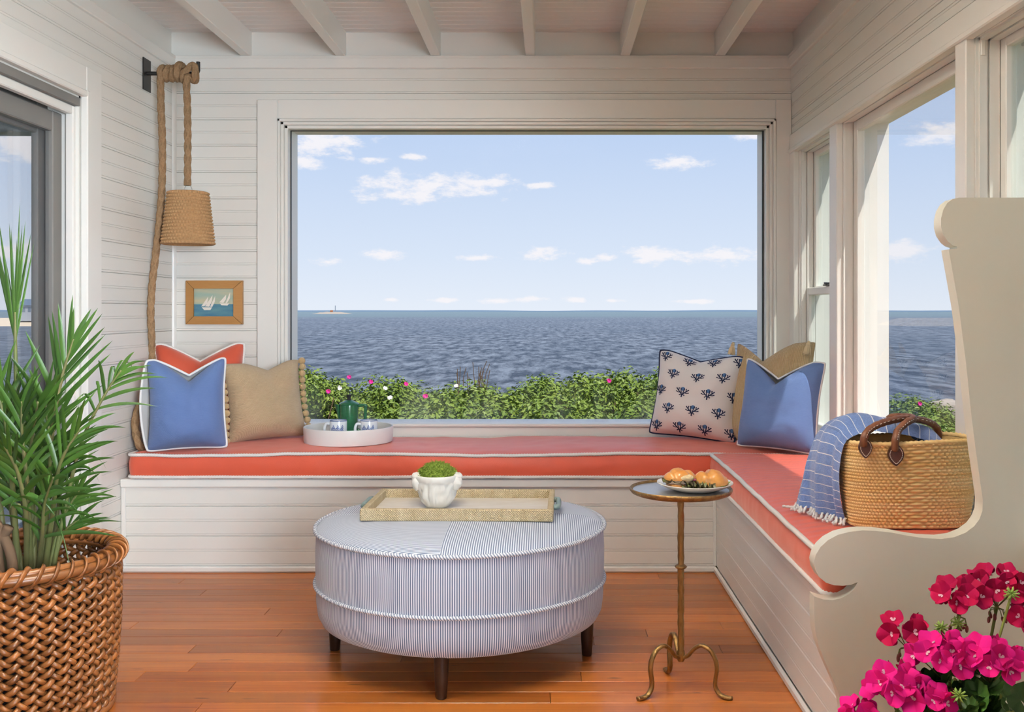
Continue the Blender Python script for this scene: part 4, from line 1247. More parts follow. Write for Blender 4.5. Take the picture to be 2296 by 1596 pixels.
def leafy(mb_, c, r, seed, n=24, rise=.006):
    rr_ = random.Random(seed); ph = rr_.uniform(0, 6)
    def f(u, v):
        a = 2 * PI * u
        rad = r * (.35 + .65 * v) * (1 + .10 * math.sin(5 * a + ph))
        return (c[0] + rad * math.cos(a), c[1] + rad * .8 * math.sin(a), c[2] + rise * v * math.sin(9 * a + ph) + .004 * v * math.sin(17 * a))
    mb_.grid(f, 48, 3, closeu=True)


zp = plz + .0065
sandwiches = [((.365, 2.768), .037, 'cut croissant sandwich standing left on the plate, showing its filling', R(8), 0), ((.452, 2.775), .036, 'whole croissant sandwich lying right on the plate beside the purple lettuce', R(-14), 1)]
for (sx_, sy_), rr_, lb, ang, which in sandwiches:
    sw = thing('sandwich', lb, 'sandwich', (sx_, sy_, zp), group='croissant sandwiches on the plate')
    if which == 0:
        MB().lathe([(0, 0), (.036, .001), (.040, .006), (.038, .013), (0, .014)], 40, c=(sx_, sy_, zp), sy=.8, fn=lambda a, i, r, z: (r * (1 + .07 * math.sin(3 * a + 1)), z)).build('bottom_half', 'bread', sw, 60)
        f_ = MB(); leafy(f_, (sx_ - .004, sy_ - .002, zp + .021), .047, 3, rise=.005); f_.build('lettuce', 'lettuce', sw, 180)
        mb = MB()
        for i in range(7):
            a = -PI / 2 + (i - 3) * .33
            mb.ellipsoid((sx_ + .026 * math.cos(a) * 1.1, sy_ + .022 * math.sin(a), zp + .017 + .003 * (i % 2)), (.012, .010, .005), 12, 8, fn=lambda d: 1 + .2 * noise.noise(d * 3 + Vector((i, 0, 0))))
        mb.build('sliced_chicken', 'chicken', sw, 180)
        mb = MB()
        for i in range(4): mb.ellipsoid((sx_ + .008 + .011 * i - .006, sy_ - .022 + .002 * i, zp + .025), (.009, .008, .0035), 10, 6)
        mb.build('pickled_onion', 'onion', sw, 180)
        MB().grid(bun((sx_, sy_, zp + .024), (.046, .036, .030), 3.4, R(5), 2.0, dx=.55), 60, 18, closeu=True).build('top_half', 'bread', sw, 180)
        MB().ellipsoid((sx_ + .010, sy_ - .021, zp + .031), (.027, .014, .011), 20, 10, fn=lambda d: 1 + .12 * noise.noise(d * 5)).build('crumb', 'crumb', sw, 180)
    else:
        MB().lathe([(0, 0), (.034, .001), (.038, .005), (.036, .009), (0, .010)], 40, c=(sx_, sy_, zp), sy=.8).build('bottom_half', 'crumb', sw, 60)
        f_ = MB(); leafy(f_, (sx_ + .008, sy_ + .002, zp + .010), .046, 8, rise=.004); f_.build('lettuce', 'green_lettuce', sw, 180)
        MB().grid(bun((sx_, sy_, zp + .009), (.050, .037, .042), 3.2, R(-12), 7.0, dx=.25), 60, 18, closeu=True).build('top_half', 'bread', sw, 180)
lt = thing('lettuce_leaf', 'purple lettuce leaves lying between the two sandwiches', 'lettuce', (.402, 2.730, zp))
for i in range(5):
    f_ = MB(); leafy(f_, (.392 + .012 * i - .004, 2.728 + .005 * (i % 2), zp + .006 + .004 * (i % 3)), .021, 20 + i, rise=.008); f_.build('leaf', 'lettuce', lt, 180)

# ------------------------------------------------------------------ straw tote with leather handles
bcx, bcy, bz0, bz1 = .942, 2.622, ZT + .001, .722
tote = thing('tote_basket', 'woven straw tote basket with brown leather handles and heart patches', 'basket', (bcx, bcy, bz0))


def tote_xy(u, v, inset=0.0):
    a = 2 * PI * u; c, s = math.cos(a), math.sin(a)
    ax = .150 + .020 * math.sin(min(v * 1.2, 1) * PI / 2) - inset; by = .066 + .022 * v - inset
    ax *= 1 - .05 * max(0, v - .7)
    e = 2 / 3.2
    return ax * abs(c) ** e * (1 if c >= 0 else -1), by * abs(s) ** e * (1 if s >= 0 else -1)


trow, tcol = 26, 84


def rimz(x): return bz1 + .012 * (x / .17) * 0 + .004 * math.sin(x * 14)


def tote_f(u, v):
    x, y_ = tote_xy(u, v); row = v * trow
    off = .5 if int(min(row, trow - .01)) % 2 else 0
    hump = (.35 + .65 * abs(math.sin(PI * row)) ** .7) * (abs(math.sin(PI * (u * tcol + off))) ** .7)
    L = math.hypot(x, y_); k = 1 + .0068 * hump / L
    return (bcx + x * k, bcy + y_ * k, bz0 + .004 + (rimz(x) - bz0 - .004) * v)


tb = MB().grid(tote_f, tcol * 4, trow * 5, closeu=True)
tb.grid(lambda u, v: (bcx + tote_xy(u, v, .006)[0], bcy + tote_xy(u, v, .006)[1], bz0 + .006 + (rimz(0) - bz0 - .006) * v), 60, 8, closeu=True, flip=True)
tb.grid(lambda u, v: (bcx + tote_xy(u, 0)[0] * v, bcy + tote_xy(u, 0)[1] * v, bz0 + .004), 60, 2, closeu=True)
tb.build('woven_body', 'tote', tote, 180)
MB().tube([(bcx + tote_xy(i / 120, 1)[0], bcy + tote_xy(i / 120, 1)[1], rimz(tote_xy(i / 120, 1)[0]) + .001) for i in range(120)], .0065, 8, closed=True, ds=.004, rmod=cord_mod(2, .013, .2)).build('rim', 'tote', tote, 180)
yfr = bcy - .0945
for (hx, hy, hw_, hh_) in ((1940, 1003, 15, 24), (2008, 1018, 18, 26)):
    c = P(hx, hy, yfr); sc = yfr / FPX
    pts = []
    for i in range(28):
        t = 2 * PI * i / 28
        pts.append((c.x + sc * hw_ * math.sin(t) * (1 - .12 * math.cos(t)) * (1 if math.cos(t) > 0 else (1 - .55 * abs(math.cos(t)) ** 1.6)), c.z + sc * hh_ * math.cos(t) * (1 if math.cos(t) < 0 else .82)))
    pa_ = MB().prism(pts[::-1], lambda a, b, d: (a, d, b), yfr - .005, yfr + .004).build('leather_patch', 'leather_dark', tote)
    stt = MB(); cx, cz = c.x, c.z
    for i in range(0, 28):
        a, b = pts[i], pts[(i + 1) % 28]; k = .80
        p0 = (cx + (a[0] - cx) * k, yfr - .0056, cz + (a[1] - cz) * k); p1 = (cx + (b[0] * .75 + a[0] * .25 - cx) * k, yfr - .0056, cz + (b[1] * .75 + a[1] * .25 - cz) * k)
        stt.tube([p0, p1], .0009, 5)
    stt.build('stitching', 'stitch', pa_)
ha = [P(1936, 1000, yfr - .003), P(1938, 980, yfr - .008), P(1952, 961, 2.535), P(1985, 946, 2.56), P(2030, 938, 2.60), P(2075, 944, 2.65), P(2100, 959, 2.69), P(2106, 990, 2.70)]
hb = [P(2006, 1010, yfr - .003), P(2008, 985, yfr - .008), P(2014, 965, 2.535), P(2033, 947, 2.55), P(2048, 938, 2.585), P(2030, 934, 2.64), P(1995, 937, 2.69), P(1978, 965, 2.705)]
for hh_ in (ha, hb):
    ho = MB().tube(catmull(hh_, 60), .0095, 10, rmod=lambda s_, th: 1 + .05 * np.sin(s_ * 260)).build('handle', 'leather', tote, 180)
    pth = catmull(hh_, 60); st_ = MB()
    for i in range(8, 54, 2): st_.tube([pth[i] + Vector((.002, -.0093, .002)), pth[i].lerp(pth[i + 1], .9) + Vector((.002, -.0093, .002))], .0009, 5)
    st_.build('stitching', 'stitch', ho)

# ------------------------------------------------------------------ striped throw spilling out of the tote
th_ = thing('throw_blanket', 'blue throw with thin white stripes and fringe spilling out of the straw tote', 'blanket', (.75, 2.72, ZT))
rowsC = [
    [(1.045, 2.600, .700), (.99, 2.595, .722), (.90, 2.580, .742), (.815, 2.572, .748), (.770, 2.572, .722), (.757, 2.578, .65), (.765, 2.595, .57), (.783, 2.615, .512)],
    [(1.060, 2.650, .708), (1.01, 2.650, .748), (.91, 2.645, .772), (.815, 2.640, .778), (.757, 2.645, .742), (.735, 2.655, .66), (.738, 2.668, .575), (.748, 2.680, .511)],
    [(1.050, 2.690, .705), (1.00, 2.695, .750), (.90, 2.710, .770), (.812, 2.735, .775), (.755, 2.750, .738), (.728, 2.757, .655), (.722, 2.765, .57), (.722, 2.770, .510)],
    [(1.020, 2.700, .690), (.98, 2.705, .722), (.90, 2.745, .748), (.825, 2.800, .752), (.775, 2.825, .715), (.742, 2.835, .64), (.718, 2.845, .57), (.700, 2.850, .508)]]
cols_ = [catmull(r_, 100) for r_ in rowsC]


def throw_f(u, v):
    i = min(int(v * 100), 100); ctr = [c[i] for c in cols_]
    q = catmull(ctr, 40)[min(int(round(u * 40)), 40)]
    hang = max(0, v - .45) / .55
    nx_ = .010 * hang * math.sin(u * 2 * PI * 2.6 + .8) + .004 * hang * math.sin(u * 2 * PI * 6 + v * 4)
    wv = (1 - hang) * .008 * noise.noise((u * 3.5, v * 7, 3)) + .0012 * noise.noise((u * 40, v * 60, 1))
    return q + Vector((-nx_ + (0 if hang < .9 else 0), -nx_ * .35, wv))


MB().grid(throw_f, 40, 100, uv=True).build('cloth', 'throw', th_, 180)
rf = random.Random(2)
for i in range(22):
    q = throw_f(i / 21, 1.0); d = Vector((-.012 + rf.uniform(-.012, .012), -.012 + rf.uniform(-.012, .006), 0))
    e = q + d + Vector((-.004, -.004, 0)); e.z = ZT + .006
    m_ = q.lerp(e, .5) + Vector((rf.uniform(-.006, .006), rf.uniform(-.006, .006), -.004))
    if i == 21: e = q + Vector((-.045, -.01, 0)); e.z = ZT + .006
    MB().tube(catmull([q + Vector((0, 0, .004)), m_, e], 12), .0038, 6, ds=.0025, rmod=cord_mod(2, .011, .3)).build('fringe_tassel', 'white_cloth', th_, 180)

# ------------------------------------------------------------------ wicker planter basket
wx, wy, wh = -1.405, 2.625, .405
wk = thing('wicker_basket', 'tall basket woven of glossy brown cane, holding the palm', 'basket', (wx, wy, 0), (0, 0, 0))
NS, KZ = 40, 5.6


def wrad(z_): return .228 + .022 * math.sin(min(z_ / .40, 1) * 1.9)


for dirn in (1, -1):
    pts = []
    for i in range(131):
        z_ = .008 + (wh - .02) * i / 130
        off = dirn * .0066 * math.cos(NS * KZ * z_) + (0 if dirn > 0 else -.001)
        r_ = wrad(z_) + off; a = dirn * KZ * z_
        pts.append((r_ * math.cos(a), r_ * math.sin(a), z_))
    me_ = MB().tube(pts, .0074 if dirn > 0 else .0064, 6, flat=(1.1, .75)).mesh('strand', 'wicker', 180)
    for j in range(NS):
        o = obj('strand', me_, wk); o.rotation_euler = (0, 0, 2 * PI * j / NS + (0 if dirn > 0 else .0))
rr_ = wrad(wh)
ringp = lambda r_, z_, w_=0, k_=0: [(r_ * math.cos(2 * PI * i / 160), r_ * math.sin(2 * PI * i / 160), z_ + w_ * math.sin(k_ * 2 * PI * i / 160)) for i in range(160)]
MB().tube(ringp(rr_ + .008, wh + .002), .0125, 10, closed=True).build('rim_rod', 'wicker', wk, 180)
MB().tube(ringp(rr_ - .008, wh + .014), .0105, 10, closed=True).build('rim_rod', 'wicker', wk, 180)
MB().tube(ringp(rr_ - .012, wh - .004), .0095, 8, closed=True).build('rim_rod', 'wicker', wk, 180)
wrap = []
for i in range(30 * 2):
    pass
for j in range(44):
    a0 = 2 * PI * j / 44; pts = []
    for i in range(25):
        t = i / 24; ph = -2.3 + t * 5.6; a = a0 + t * .24
        r_ = rr_ - .001 + .0235 * math.cos(ph); z_ = wh + .006 + .0215 * math.sin(ph)
        pts.append((r_ * math.cos(a), r_ * math.sin(a), z_))
    MB().tube(pts, .0058, 6, flat=(1.35, .6)).build('rim_wrap', 'wicker', wk, 180)
MB().tube(ringp(wrad(0) + .004, .010), .012, 8, closed=True).build('base_ring', 'wicker', wk, 180)
npot = thing('nursery_pot', 'dark plastic nursery pot of soil inside the wicker basket', 'pot', (wx, wy, 0), (0, 0, 0))
MB().lathe([(0, .012), (.15, .012), (.175, .28), (.181, .285), (.181, .30), (.173, .30), (.168, .26), (0, .255)], 40).build('pot_wall', 'pot_dark', npot, 40)
MB().lathe([(.168, .262), (.10, .268), (0, .272)], 40).build('soil', 'soil', npot)

# ------------------------------------------------------------------ palm
palm = thing('potted_palm', 'tall green areca palm with narrow arching leaves, growing from the wicker basket', 'palm', (wx, wy, .27))
rp_ = random.Random(11)


def leaflet(base, dirv, L, w, droop, parent, twist=0.0, mat_='palm'):
    w *= .74; L *= 1.2
    dirv = dirv.normalized(); n_ = 8
    side = dirv.cross(Vector((rp_.uniform(-.3, .3), -1, rp_.uniform(-.2, .4))))
    side = side.normalized(); V = []; F = []
    up = side.cross(dirv).normalized()
    for i in range(n_ + 1):
        t = i / n_
        c = base + dirv * (L * t) + Vector((0, 0, -droop * L * t * t * (1 if droop < 1.2 else t))) 
        if t > .5 and droop > .5: c -= dirv * L * (t - .5) ** 2 * .5
        ww = w * (math.sin(PI * min(t * .9 + .10, 1) ** .75) ** .8 + .05) * (1 if t < .98 else .1)
        V += [c - side * ww, c + up * ww * .35, c + side * ww]
    for i in range(n_):
        F += [(3 * i, 3 * i + 1, 3 * i + 4, 3 * i + 3), (3 * i + 1, 3 * i + 2, 3 * i + 5, 3 * i + 4)]
    mb_ = MB(); mb_.add(V, F)
    return mb_.build('leaflet', mat_, parent, 180)


def frond(px_path, nl, L, w, spread=38, droop=.3, start=.42, r0=.0075, spread_tip=None, depth_spread=.8, tipfan=0):
    """px_path: [(px,py,Y)...] spine of the frond"""
    pts = catmull([P(*q) for q in px_path], 60)
    fo = MB().tube(pts, lambda t: r0 * (1 - .8 * t) + .0012, 8).build('frond', 'palm_stem', palm, 180)
    for i in range(nl):
        t = start + (1 - start) * (i + .5) / nl; k = min(int(t * 60), 59)
        p_ = pts[k]; tg = (pts[k + 1] - pts[k]).normalized()
        s_ = -1 if i % 2 else 1
        sp = spread + ((spread_tip if spread_tip is not None else spread * .5) - spread) * ((t - start) / (1 - start))
        if tipfan: sp = rp_.uniform(1, 15); ll_ = 1
        perp = tg.cross(Vector((0, 1, 0))).normalized() * s_
        dv = tg * math.cos(R(sp)) + perp * math.sin(R(sp)) + Vector((0, rp_.uniform(-depth_spread, depth_spread) * math.sin(R(sp)) * .8, 0))
        ll = L * (.55 + .45 * math.sin(PI * min(1, .25 + .75 * (t - start) / (1 - start)))) * rp_.uniform(.85, 1.12)
        leaflet(p_, dv + Vector((0, 0, rp_.uniform(-.06, .06))), ll, w * rp_.uniform(.8, 1.15), droop * rp_.uniform(.5, 1.5), fo)
    return fo


bY = 2.62
# tall closed fan at the left edge
frond([(70, 1275, bY), (48, 1050, bY), (36, 840, bY), (34, 700, bY)], 18, .275, .0048, 13, .0, .82, .010, 6, .4, 1)
# arching to upper right across the door jamb
frond([(95, 1270, bY), (105, 1090, bY), (118, 960, bY), (138, 850, bY), (165, 760, bY)], 16, .17, .0085, 42, .05, .50, .008, 8, .7)
frond([(120, 1270, bY), (150, 1120, bY), (185, 985, bY), (238, 880, bY), (272, 830, bY)], 14, .135, .0058, 44, .45, .62, .0055, 6, .5)
frond([(110, 1275, bY), (128, 1200, bY), (152, 1140, bY), (182, 1095, bY)], 14, .105, .0062, 46, .30, .55, .005, 10, .7)
frond([(80, 1280, bY), (72, 1130, bY), (70, 1010, bY - .05), (85, 900, bY - .1)], 18, .19, .0085, 46, .12, .30, .008, 14, .8)
frond([(40, 1280, bY), (30, 1120, bY - .05), (18, 980, bY - .1), (-10, 860, bY - .12)], 16, .20, .0085, 46, .15, .30, .008, 12, .8)
frond([(100, 1280, bY), (118, 1150, bY - .05), (135, 1040, bY - .1), (180, 960, bY - .12)], 16, .17, .0075, 44, .25, .34, .007, 14, .8)
frond([(60, 1280, bY), (58, 1150, bY - .1), (40, 1060, bY - .15), (10, 1000, bY - .2)], 14, .18, .0085, 48, .25, .30, .007, 16, .7)
frond([(90, 1280, bY), (92, 1120, bY + .1), (96, 980, bY + .15), (75, 880, bY + .2)], 16, .18, .0075, 48, .2, .30, .007, 12, .8)
frond([(110, 1280, bY), (125, 1180, bY + .05), (140, 1080, bY + .05), (170, 1010, bY + .02)], 14, .16, .0065, 46, .40, .30, .006, 14, .8)
frond([(50, 1280, bY), (28, 1160, bY), (15, 1020, bY), (12, 880, bY)], 16, .18, .0080, 42, .1, .35, .007, 12, .8)
frond([(20, 1280, bY), (0, 1130, bY), (-15, 960, bY - .05), (-30, 850, bY - .05)], 14, .21, .0085, 44, .1, .35, .008, 12, .8)
frond([(85, 1280, bY), (95, 1200, bY - .08), (100, 1130, bY - .12), (120, 1070, bY - .18)], 14, .16, .0070, 52, .45, .25, .006, 16, .8)
frond([(115, 1280, bY), (135, 1215, bY), (150, 1185, bY), (178, 1165, bY)], 10, .115, .0048, 40, .25, .45, .0045, 8, .6)
frond([(60, 1285, bY), (80, 1170, bY), (60, 1060, bY + .05), (55, 960, bY + .05)], 14, .17, .0075, 50, .15, .3, .006, 14, .8)
frond([(95, 1285, bY), (108, 1110, bY - .02), (112, 1000, bY - .04), (100, 890, bY - .06)], 16, .17, .0078, 46, .12, .35, .006, 12, .8)
frond([(70, 1285, bY), (62, 1100, bY - .1), (50, 980, bY - .12), (48, 900, bY - .15)], 14, .16, .0080, 48, .15, .35, .006, 12, .8)
# one broad drooping blade
leaflet(P(5, 1130, 2.50), Vector((.9, 0, .45)), .20, .013, 1.6, palm)
for (a, b) in ((20, 1120), (-5, 1180)):
    MB().tube(catmull([P(a + 10, 1310, bY - .05), P(a, 1230, bY - .05), P(b - 1160, b, bY - .05)], 20), .013, 10).build('trunk', 'twig', palm, 180)

# ------------------------------------------------------------------ geranium
gX, gY = .80, 1.99
gp = thing('flower_pot', 'terracotta pot holding the pink geranium', 'pot', (gX, gY, 0), (0, 0, 0))
MB().lathe([(0, 0), (.085, 0), (.118, .165), (.130, .168), (.132, .20), (.120, .20), (.112, .17), (0, .165)], 48).build('pot_body', 'terracotta', gp, 40)
MB().lathe([(.113, .172), (0, .18)], 32).build('soil', 'soil', gp)
ger = thing('geranium', 'geranium with crimson and hot pink flower heads, in front of the bench end', 'flowers', (gX, gY, .17))
rg = random.Random(21)


def petal_mesh(L, w):
    mb_ = MB()
    def f(u, v):
        a = u * 2 - 1
        wd = w * (math.sin(PI * min(.10 + .80 * v, 1)) ** .75)
        return (a * wd, L * v * (1 - .10 * a * a * v), .16 * L * v * v - .10 * L * abs(a) ** 2 + .02 * L * math.sin(9 * a + 3) * v)
    mb_.grid(f, 6, 6); return mb_


def floret_mesh(mname, kind_):
    mb_ = MB()
    for k in range(5):
        a = 2 * PI * k / 5 + rg.uniform(-.15, .15); pm = petal_mesh(.0255 * rg.uniform(.9, 1.15), .0165 * rg.uniform(.9, 1.1))
        cup = rg.uniform(.25, .6); rot = Matrix.Rotation(a, 4, 'Z') @ Matrix.Rotation(cup, 4, 'X')
        mb_.add([rot @ Vector(v) for v in pm.v], pm.f, 0)
        eye = [rot @ Vector((x, y_, .0016 + .10 * y_)) for x, y_ in ((-.0012, .002), (.0012, .002), (.0026, .008), (0, .0095), (-.0026, .008))]
        if k in (0, 1): mb_.add(eye, [(0, 1, 2, 3, 4)], 1)
    return mb_.mesh('floret', [mname, 'petal_eye'], 180)


flm = {c: [floret_mesh(c, 0) for _ in range(4)] for c in ('crimson', 'hotpink')}
bud_m = MB().ellipsoid((0, 0, .006), (.0035, .0035, .0075), 10, 8).mesh('bud', 'bud', 180)


def umbel(cx, cy, Y, rad_px, nfl, colr, base, nb=3):
    c = P(cx, cy, Y); rad = rad_px * Y / FPX
    joint = c + Vector((0, 0, -rad * .75))
    um = MB().tube(catmull([base, base.lerp(joint, .5) + Vector((rg.uniform(-.01, .01), rg.uniform(-.01, .01), 0)), joint], 16), .0032, 8).build('flower_stalk', 'ger_stem', ger, 180)
    ped = MB()
    for i in range(nfl):
        t = (i + .5) / nfl; ph = i * 2.39996
        zc = 1 - 1.05 * t; rr2 = math.sqrt(max(0, 1 - zc * zc))
        d = Vector((rr2 * math.cos(ph), rr2 * math.sin(ph), zc)); d.y -= .25; d.normalize()
        q = c + Vector((d.x * rad, d.y * rad * .8, d.z * rad * .62))
        fo = obj('floret', rg.choice(flm[colr]), um)
        dd_ = (d + Vector((rg.uniform(-.3, .3), -.55 + rg.uniform(-.3, .3), .15))).normalized()
        fo.rotation_mode = 'QUATERNION'; fo.rotation_quaternion = dd_.to_track_quat('Z', 'Y') @ Matrix.Rotation(rg.uniform(0, 6), 4, 'Z').to_quaternion()
        s_ = rg.uniform(.85, 1.18); fo.scale = (s_, s_, s_); fo.location = q
        ped.tube([joint, joint.lerp(q, .6) + Vector((0, 0, .003)), q], .0011, 5)
    for i in range(nb):
        a = rg.uniform(0, 2 * PI); q = joint + Vector((math.cos(a) * .016, math.sin(a) * .016, -.010 - rg.uniform(0, .014)))
        bo = obj('bud', bud_m, um); bo.location = q; bo.rotation_euler = (PI + rg.uniform(-.4, .4), rg.uniform(-.4, .4), 0)
        ped.tube([joint, (joint + q) / 2 + Vector((math.cos(a) * .006, 0, .004)), q], .0010, 5)
    ped.ellipsoid(joint, (.005, .005, .005), 8, 6)
    ped.build('pedicels', 'ger_stem', um, 180)


gb = lambda dx_, dy_=0: Vector((gX + dx_, gY + dy_, .18))
umbel(2032, 1418, 2.04, 44, 5, 'crimson', gb(-.03, .03), 5)
umbel(2150, 1343, 2.06, 52, 9, 'crimson', gb(.0, .03), 4)
umbel(2235, 1318, 2.09, 58, 11, 'crimson', gb(.05, .05), 7)
umbel(2115, 1478, 1.97, 62, 12, 'hotpink', gb(-.02, -.03), 4)
umbel(2220, 1488, 1.95, 62, 12, 'hotpink', gb(.04, -.03), 3)
umbel(2010, 1545, 1.96, 56, 10, 'hotpink', gb(-.06, -.03), 4)
umbel(2080, 1570, 1.93, 40, 6, 'hotpink', gb(-.04, -.05), 2)
umbel(2318, 1390, 2.05, 44, 8, 'crimson', gb(.09, .04), 2)
umbel(1930, 1600, 1.97, 30, 5, 'hotpink', gb(-.08, -.02), 2)
for (bx_, by_, Y_) in ((2111, 1408, 2.05), (2148, 1398, 2.03), (2268, 1332, 2.0), (2150, 1560, 1.9)):    # unopened heads
    c = P(bx_, by_, Y_); um = MB().tube(catmull([gb(.01), gb(.01).lerp(c, .6) + Vector((.008, 0, 0)), c], 12), .0028, 8).build('flower_stalk', 'ger_stem', ger, 180)
    hd_ = MB()
    for i in range(26):
        a, b = i * 2.4, math.acos(1 - 1.7 * (i + .5) / 26); d = Vector((math.cos(a) * math.sin(b), math.sin(a) * math.sin(b), math.cos(b)))
        hd_.tube([c, c + d * .009, c + d * .016], lambda t: .0022 * (1 - .6 * t), 5)
    hd_.build('bud_head', 'green_lettuce', um, 180)


def gleaf():
    mb_ = MB()
    def f(u, v):
        a = -PI * .93 + 2 * PI * .93 * u; r_ = .036 * v * (1 + .07 * math.cos(9 * a) + .03 * math.cos(27 * a) * v)
        return (r_ * math.sin(a), r_ * math.cos(a), .010 * v * v + .0035 * v * math.cos(9 * a))
    mb_.grid(f, 40, 5); return mb_.mesh('leaf', 'ger_leaf', 180)


gl_ = [gleaf() for _ in range(2)]
for i in range(60):
    a = rg.uniform(0, 2 * PI); r_ = .15 * math.sqrt(rg.random()); z_ = .20 + .155 * (1 - (r_ / .16) ** 2) * rg.uniform(.55, 1.1)
    q = Vector((gX + .03 + r_ * math.cos(a), gY + r_ * .8 * math.sin(a), z_))
    o = obj('leaf', rg.choice(gl_), ger); o.location = q - Vector(ger.location)
    o.rotation_euler = (rg.uniform(.1, 1.0), rg.uniform(-.6, .6), a + rg.uniform(-.6, .6)); s_ = rg.uniform(.7, 1.1); o.scale = (s_, s_, s_)
mb = MB()
for i in range(26):
    a = rg.uniform(0, 2 * PI); r_ = .12 * math.sqrt(rg.random())
    mb.tube(catmull([gb(.0), gb(.4 * r_ * math.cos(a), .4 * r_ * math.sin(a)) + Vector((0, 0, .06)), Vector((gX + .02 + r_ * math.cos(a), gY + r_ * math.sin(a), .29))], 8), .0026, 6)
mb.build('leaf_stalks', 'ger_stem', ger, 180)

# ------------------------------------------------------------------ outdoors
def gz(x, y_):
    return -.85 - .03 * max(0, y_ - 5) - 4.1 * max(0, min(1, (y_ - 20) / 32)) ** 1.0 + .06 * noise.noise((x * .3, y_ * .3, 0))


MBg = MB().grid(lambda u, v: (lambda x, y_: (x, y_, gz(x, y_)))(-70 + 140 * u, -12 + 70 * v), 70, 50)
struct('ground', MBg, 'ground', smooth=180)
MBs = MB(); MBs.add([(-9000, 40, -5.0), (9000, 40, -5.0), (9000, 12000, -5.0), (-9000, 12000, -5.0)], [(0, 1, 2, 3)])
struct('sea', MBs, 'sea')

rb = random.Random(9)


def far_strip(name, y_, x0, x1, hmax, m, seed, n=160):
    mb_ = MB()
    for i in range(n):
        xa, xb2 = x0 + (x1 - x0) * i / n, x0 + (x1 - x0) * (i + 1) / n
        h0, h1 = [hmax * (.55 + .45 * noise.noise((k * 7.0 / n * 3, seed, 0))) for k in (i, i + 1)]
        mb_.add([(xa, y_, -6), (xb2, y_, -6), (xb2, y_, h1 - 5), (xa, y_, h0 - 5), (xa, y_ + 300, -6), (xb2, y_ + 300, -6), (xb2, y_ + 300, h1 - 5), (xa, y_ + 300, h0 - 5)], [(0, 1, 2, 3), (3, 2, 6, 7), (5, 4, 7, 6)])
    return struct(name, mb_, m)


far_strip('far_shore', 9000, -9000, 9000, 20, 'far', 3)

isl = thing('rocky_islet', 'tiny rocky islet with a thin beacon mast on the horizon', 'islet', (P(745, 697, 2000).x, 2000, -5))
ix = P(745, 697, 2000).x
MB().grid(lambda u, v: (ix + (u - .5) * 75, 2000 + (v - .5) * 60, -5.3 + 6.0 * max(0, math.sin(PI * u) ** .6 * math.sin(PI * v)) * (.7 + .3 * noise.noise((u * 9, v * 9, 1)))), 40, 10).build('rock_mound', 'rock', isl, 60)
MB().tube([(ix + 6, 2000, -1), (ix + 6, 2000, 12)], .7, 8).build('beacon_mast', 'far_window', isl)
MB().bbox(ix - 4, ix + 1, 1998, 2003, -1, 2.4, .1).build('hut', 'terracotta', isl)

# far house on a green point, through the screen door
hs = thing('distant_house', 'hazy grey house among trees across the water, seen through the screen door', 'house', (-212, 400, -3))
hx0, hy0 = P(72, 0, 400).x, 400
MB().bbox(hx0 - 5.2, hx0 + 5.2, hy0, hy0 + 8, -3, 3.4, .05).build('walls', 'far_house', hs)
mb = MB(); mb.prism([(hx0 - 6, 3.3), (hx0 + 6, 3.3), (hx0 + 3, 5.8), (hx0 - 3, 5.8)], lambda a, b, d: (a, d, b), hy0 - .6, hy0 + 8.6); mb.build('roof', 'far', hs)
for i in range(4):
    MB().bbox(hx0 - 4 + 2.3 * i, hx0 - 2.8 + 2.3 * i, hy0 - .06, hy0 + .02, .6, 2.4, .02).build('window', 'far_window', hs)
struct('far_point', MB().grid(lambda u, v: (-330 + 190 * u, 395 + 40 * v, -5.2 + 3.2 * min(1, 6 * math.sin(PI * u)) * min(1, v * 4)), 60, 6), 'sand')
for i, (tx_, tr_, th2) in enumerate(((30, 4, 3.4), (48, 3.4, 4.0), (92, 4.6, 4.6), (104, 4, 3.6), (118, 4.4, 3.0), (8, 4.4, 2.6))):
    X_ = P(tx_, 0, 402).x; hyy = 416 + 14 * i
    tt = thing('distant_tree', 'hazy round tree beside the far house, number %s from the left edge' % ('two', 'three', 'four', 'five', 'six', 'one')[i], 'tree', (X_, hyy, -3))
    MB().ellipsoid((X_, hyy, th2 * .3), (tr_, tr_, th2), 16, 10, fn=lambda d: 1 + .25 * noise.noise(d * 3 + Vector((i * 3, 0, 0)))).build('crown', 'far_green', tt, 60)
    MB().tube([(X_, hyy, -4), (X_, hyy, 0)], .4, 6).build('trunk', 'twig', tt)

# wild rose hedge
def foliage(seed, nleaf, rx, ry, rz, m):
    r_ = random.Random(seed); V = []; F = []
    top_ = 0
    lumps = [(Vector((r_.uniform(-.8, .8) * rx, r_.uniform(-.7, .7) * ry, r_.uniform(.10, .90) * rz)), r_.uniform(.24, .36) * min(rx, rz)) for _ in range(26)]
    for i in range(nleaf):
        c, q = lumps[i % len(lumps)]
        d = Vector((r_.gauss(0, 1), r_.gauss(0, 1), r_.gauss(0, 1))).normalized()
        p_ = c + d * q * r_.uniform(.55, 1.05)
        if p_.z < 0.02: p_.z = abs(p_.z) + .02
        nn = (d + Vector((r_.uniform(-.8, .8), r_.uniform(-.8, .8), r_.uniform(0, 1.2)))).normalized()
        tg = nn.cross(Vector((r_.uniform(-1, 1), r_.uniform(-1, 1), r_.uniform(-1, 1)))).normalized(); sd = nn.cross(tg)
        L = r_.uniform(.020, .036); W = L * .55; o = len(V)
        V += [p_ - tg * L, p_ + sd * W + nn * .006, p_ + tg * L, p_ - sd * W + nn * .006]
        F += [(o, o + 1, o + 2), (o, o + 2, o + 3)]
    mb_ = MB(); mb_.add(V, F); return mb_.mesh('foliage', m), lumps


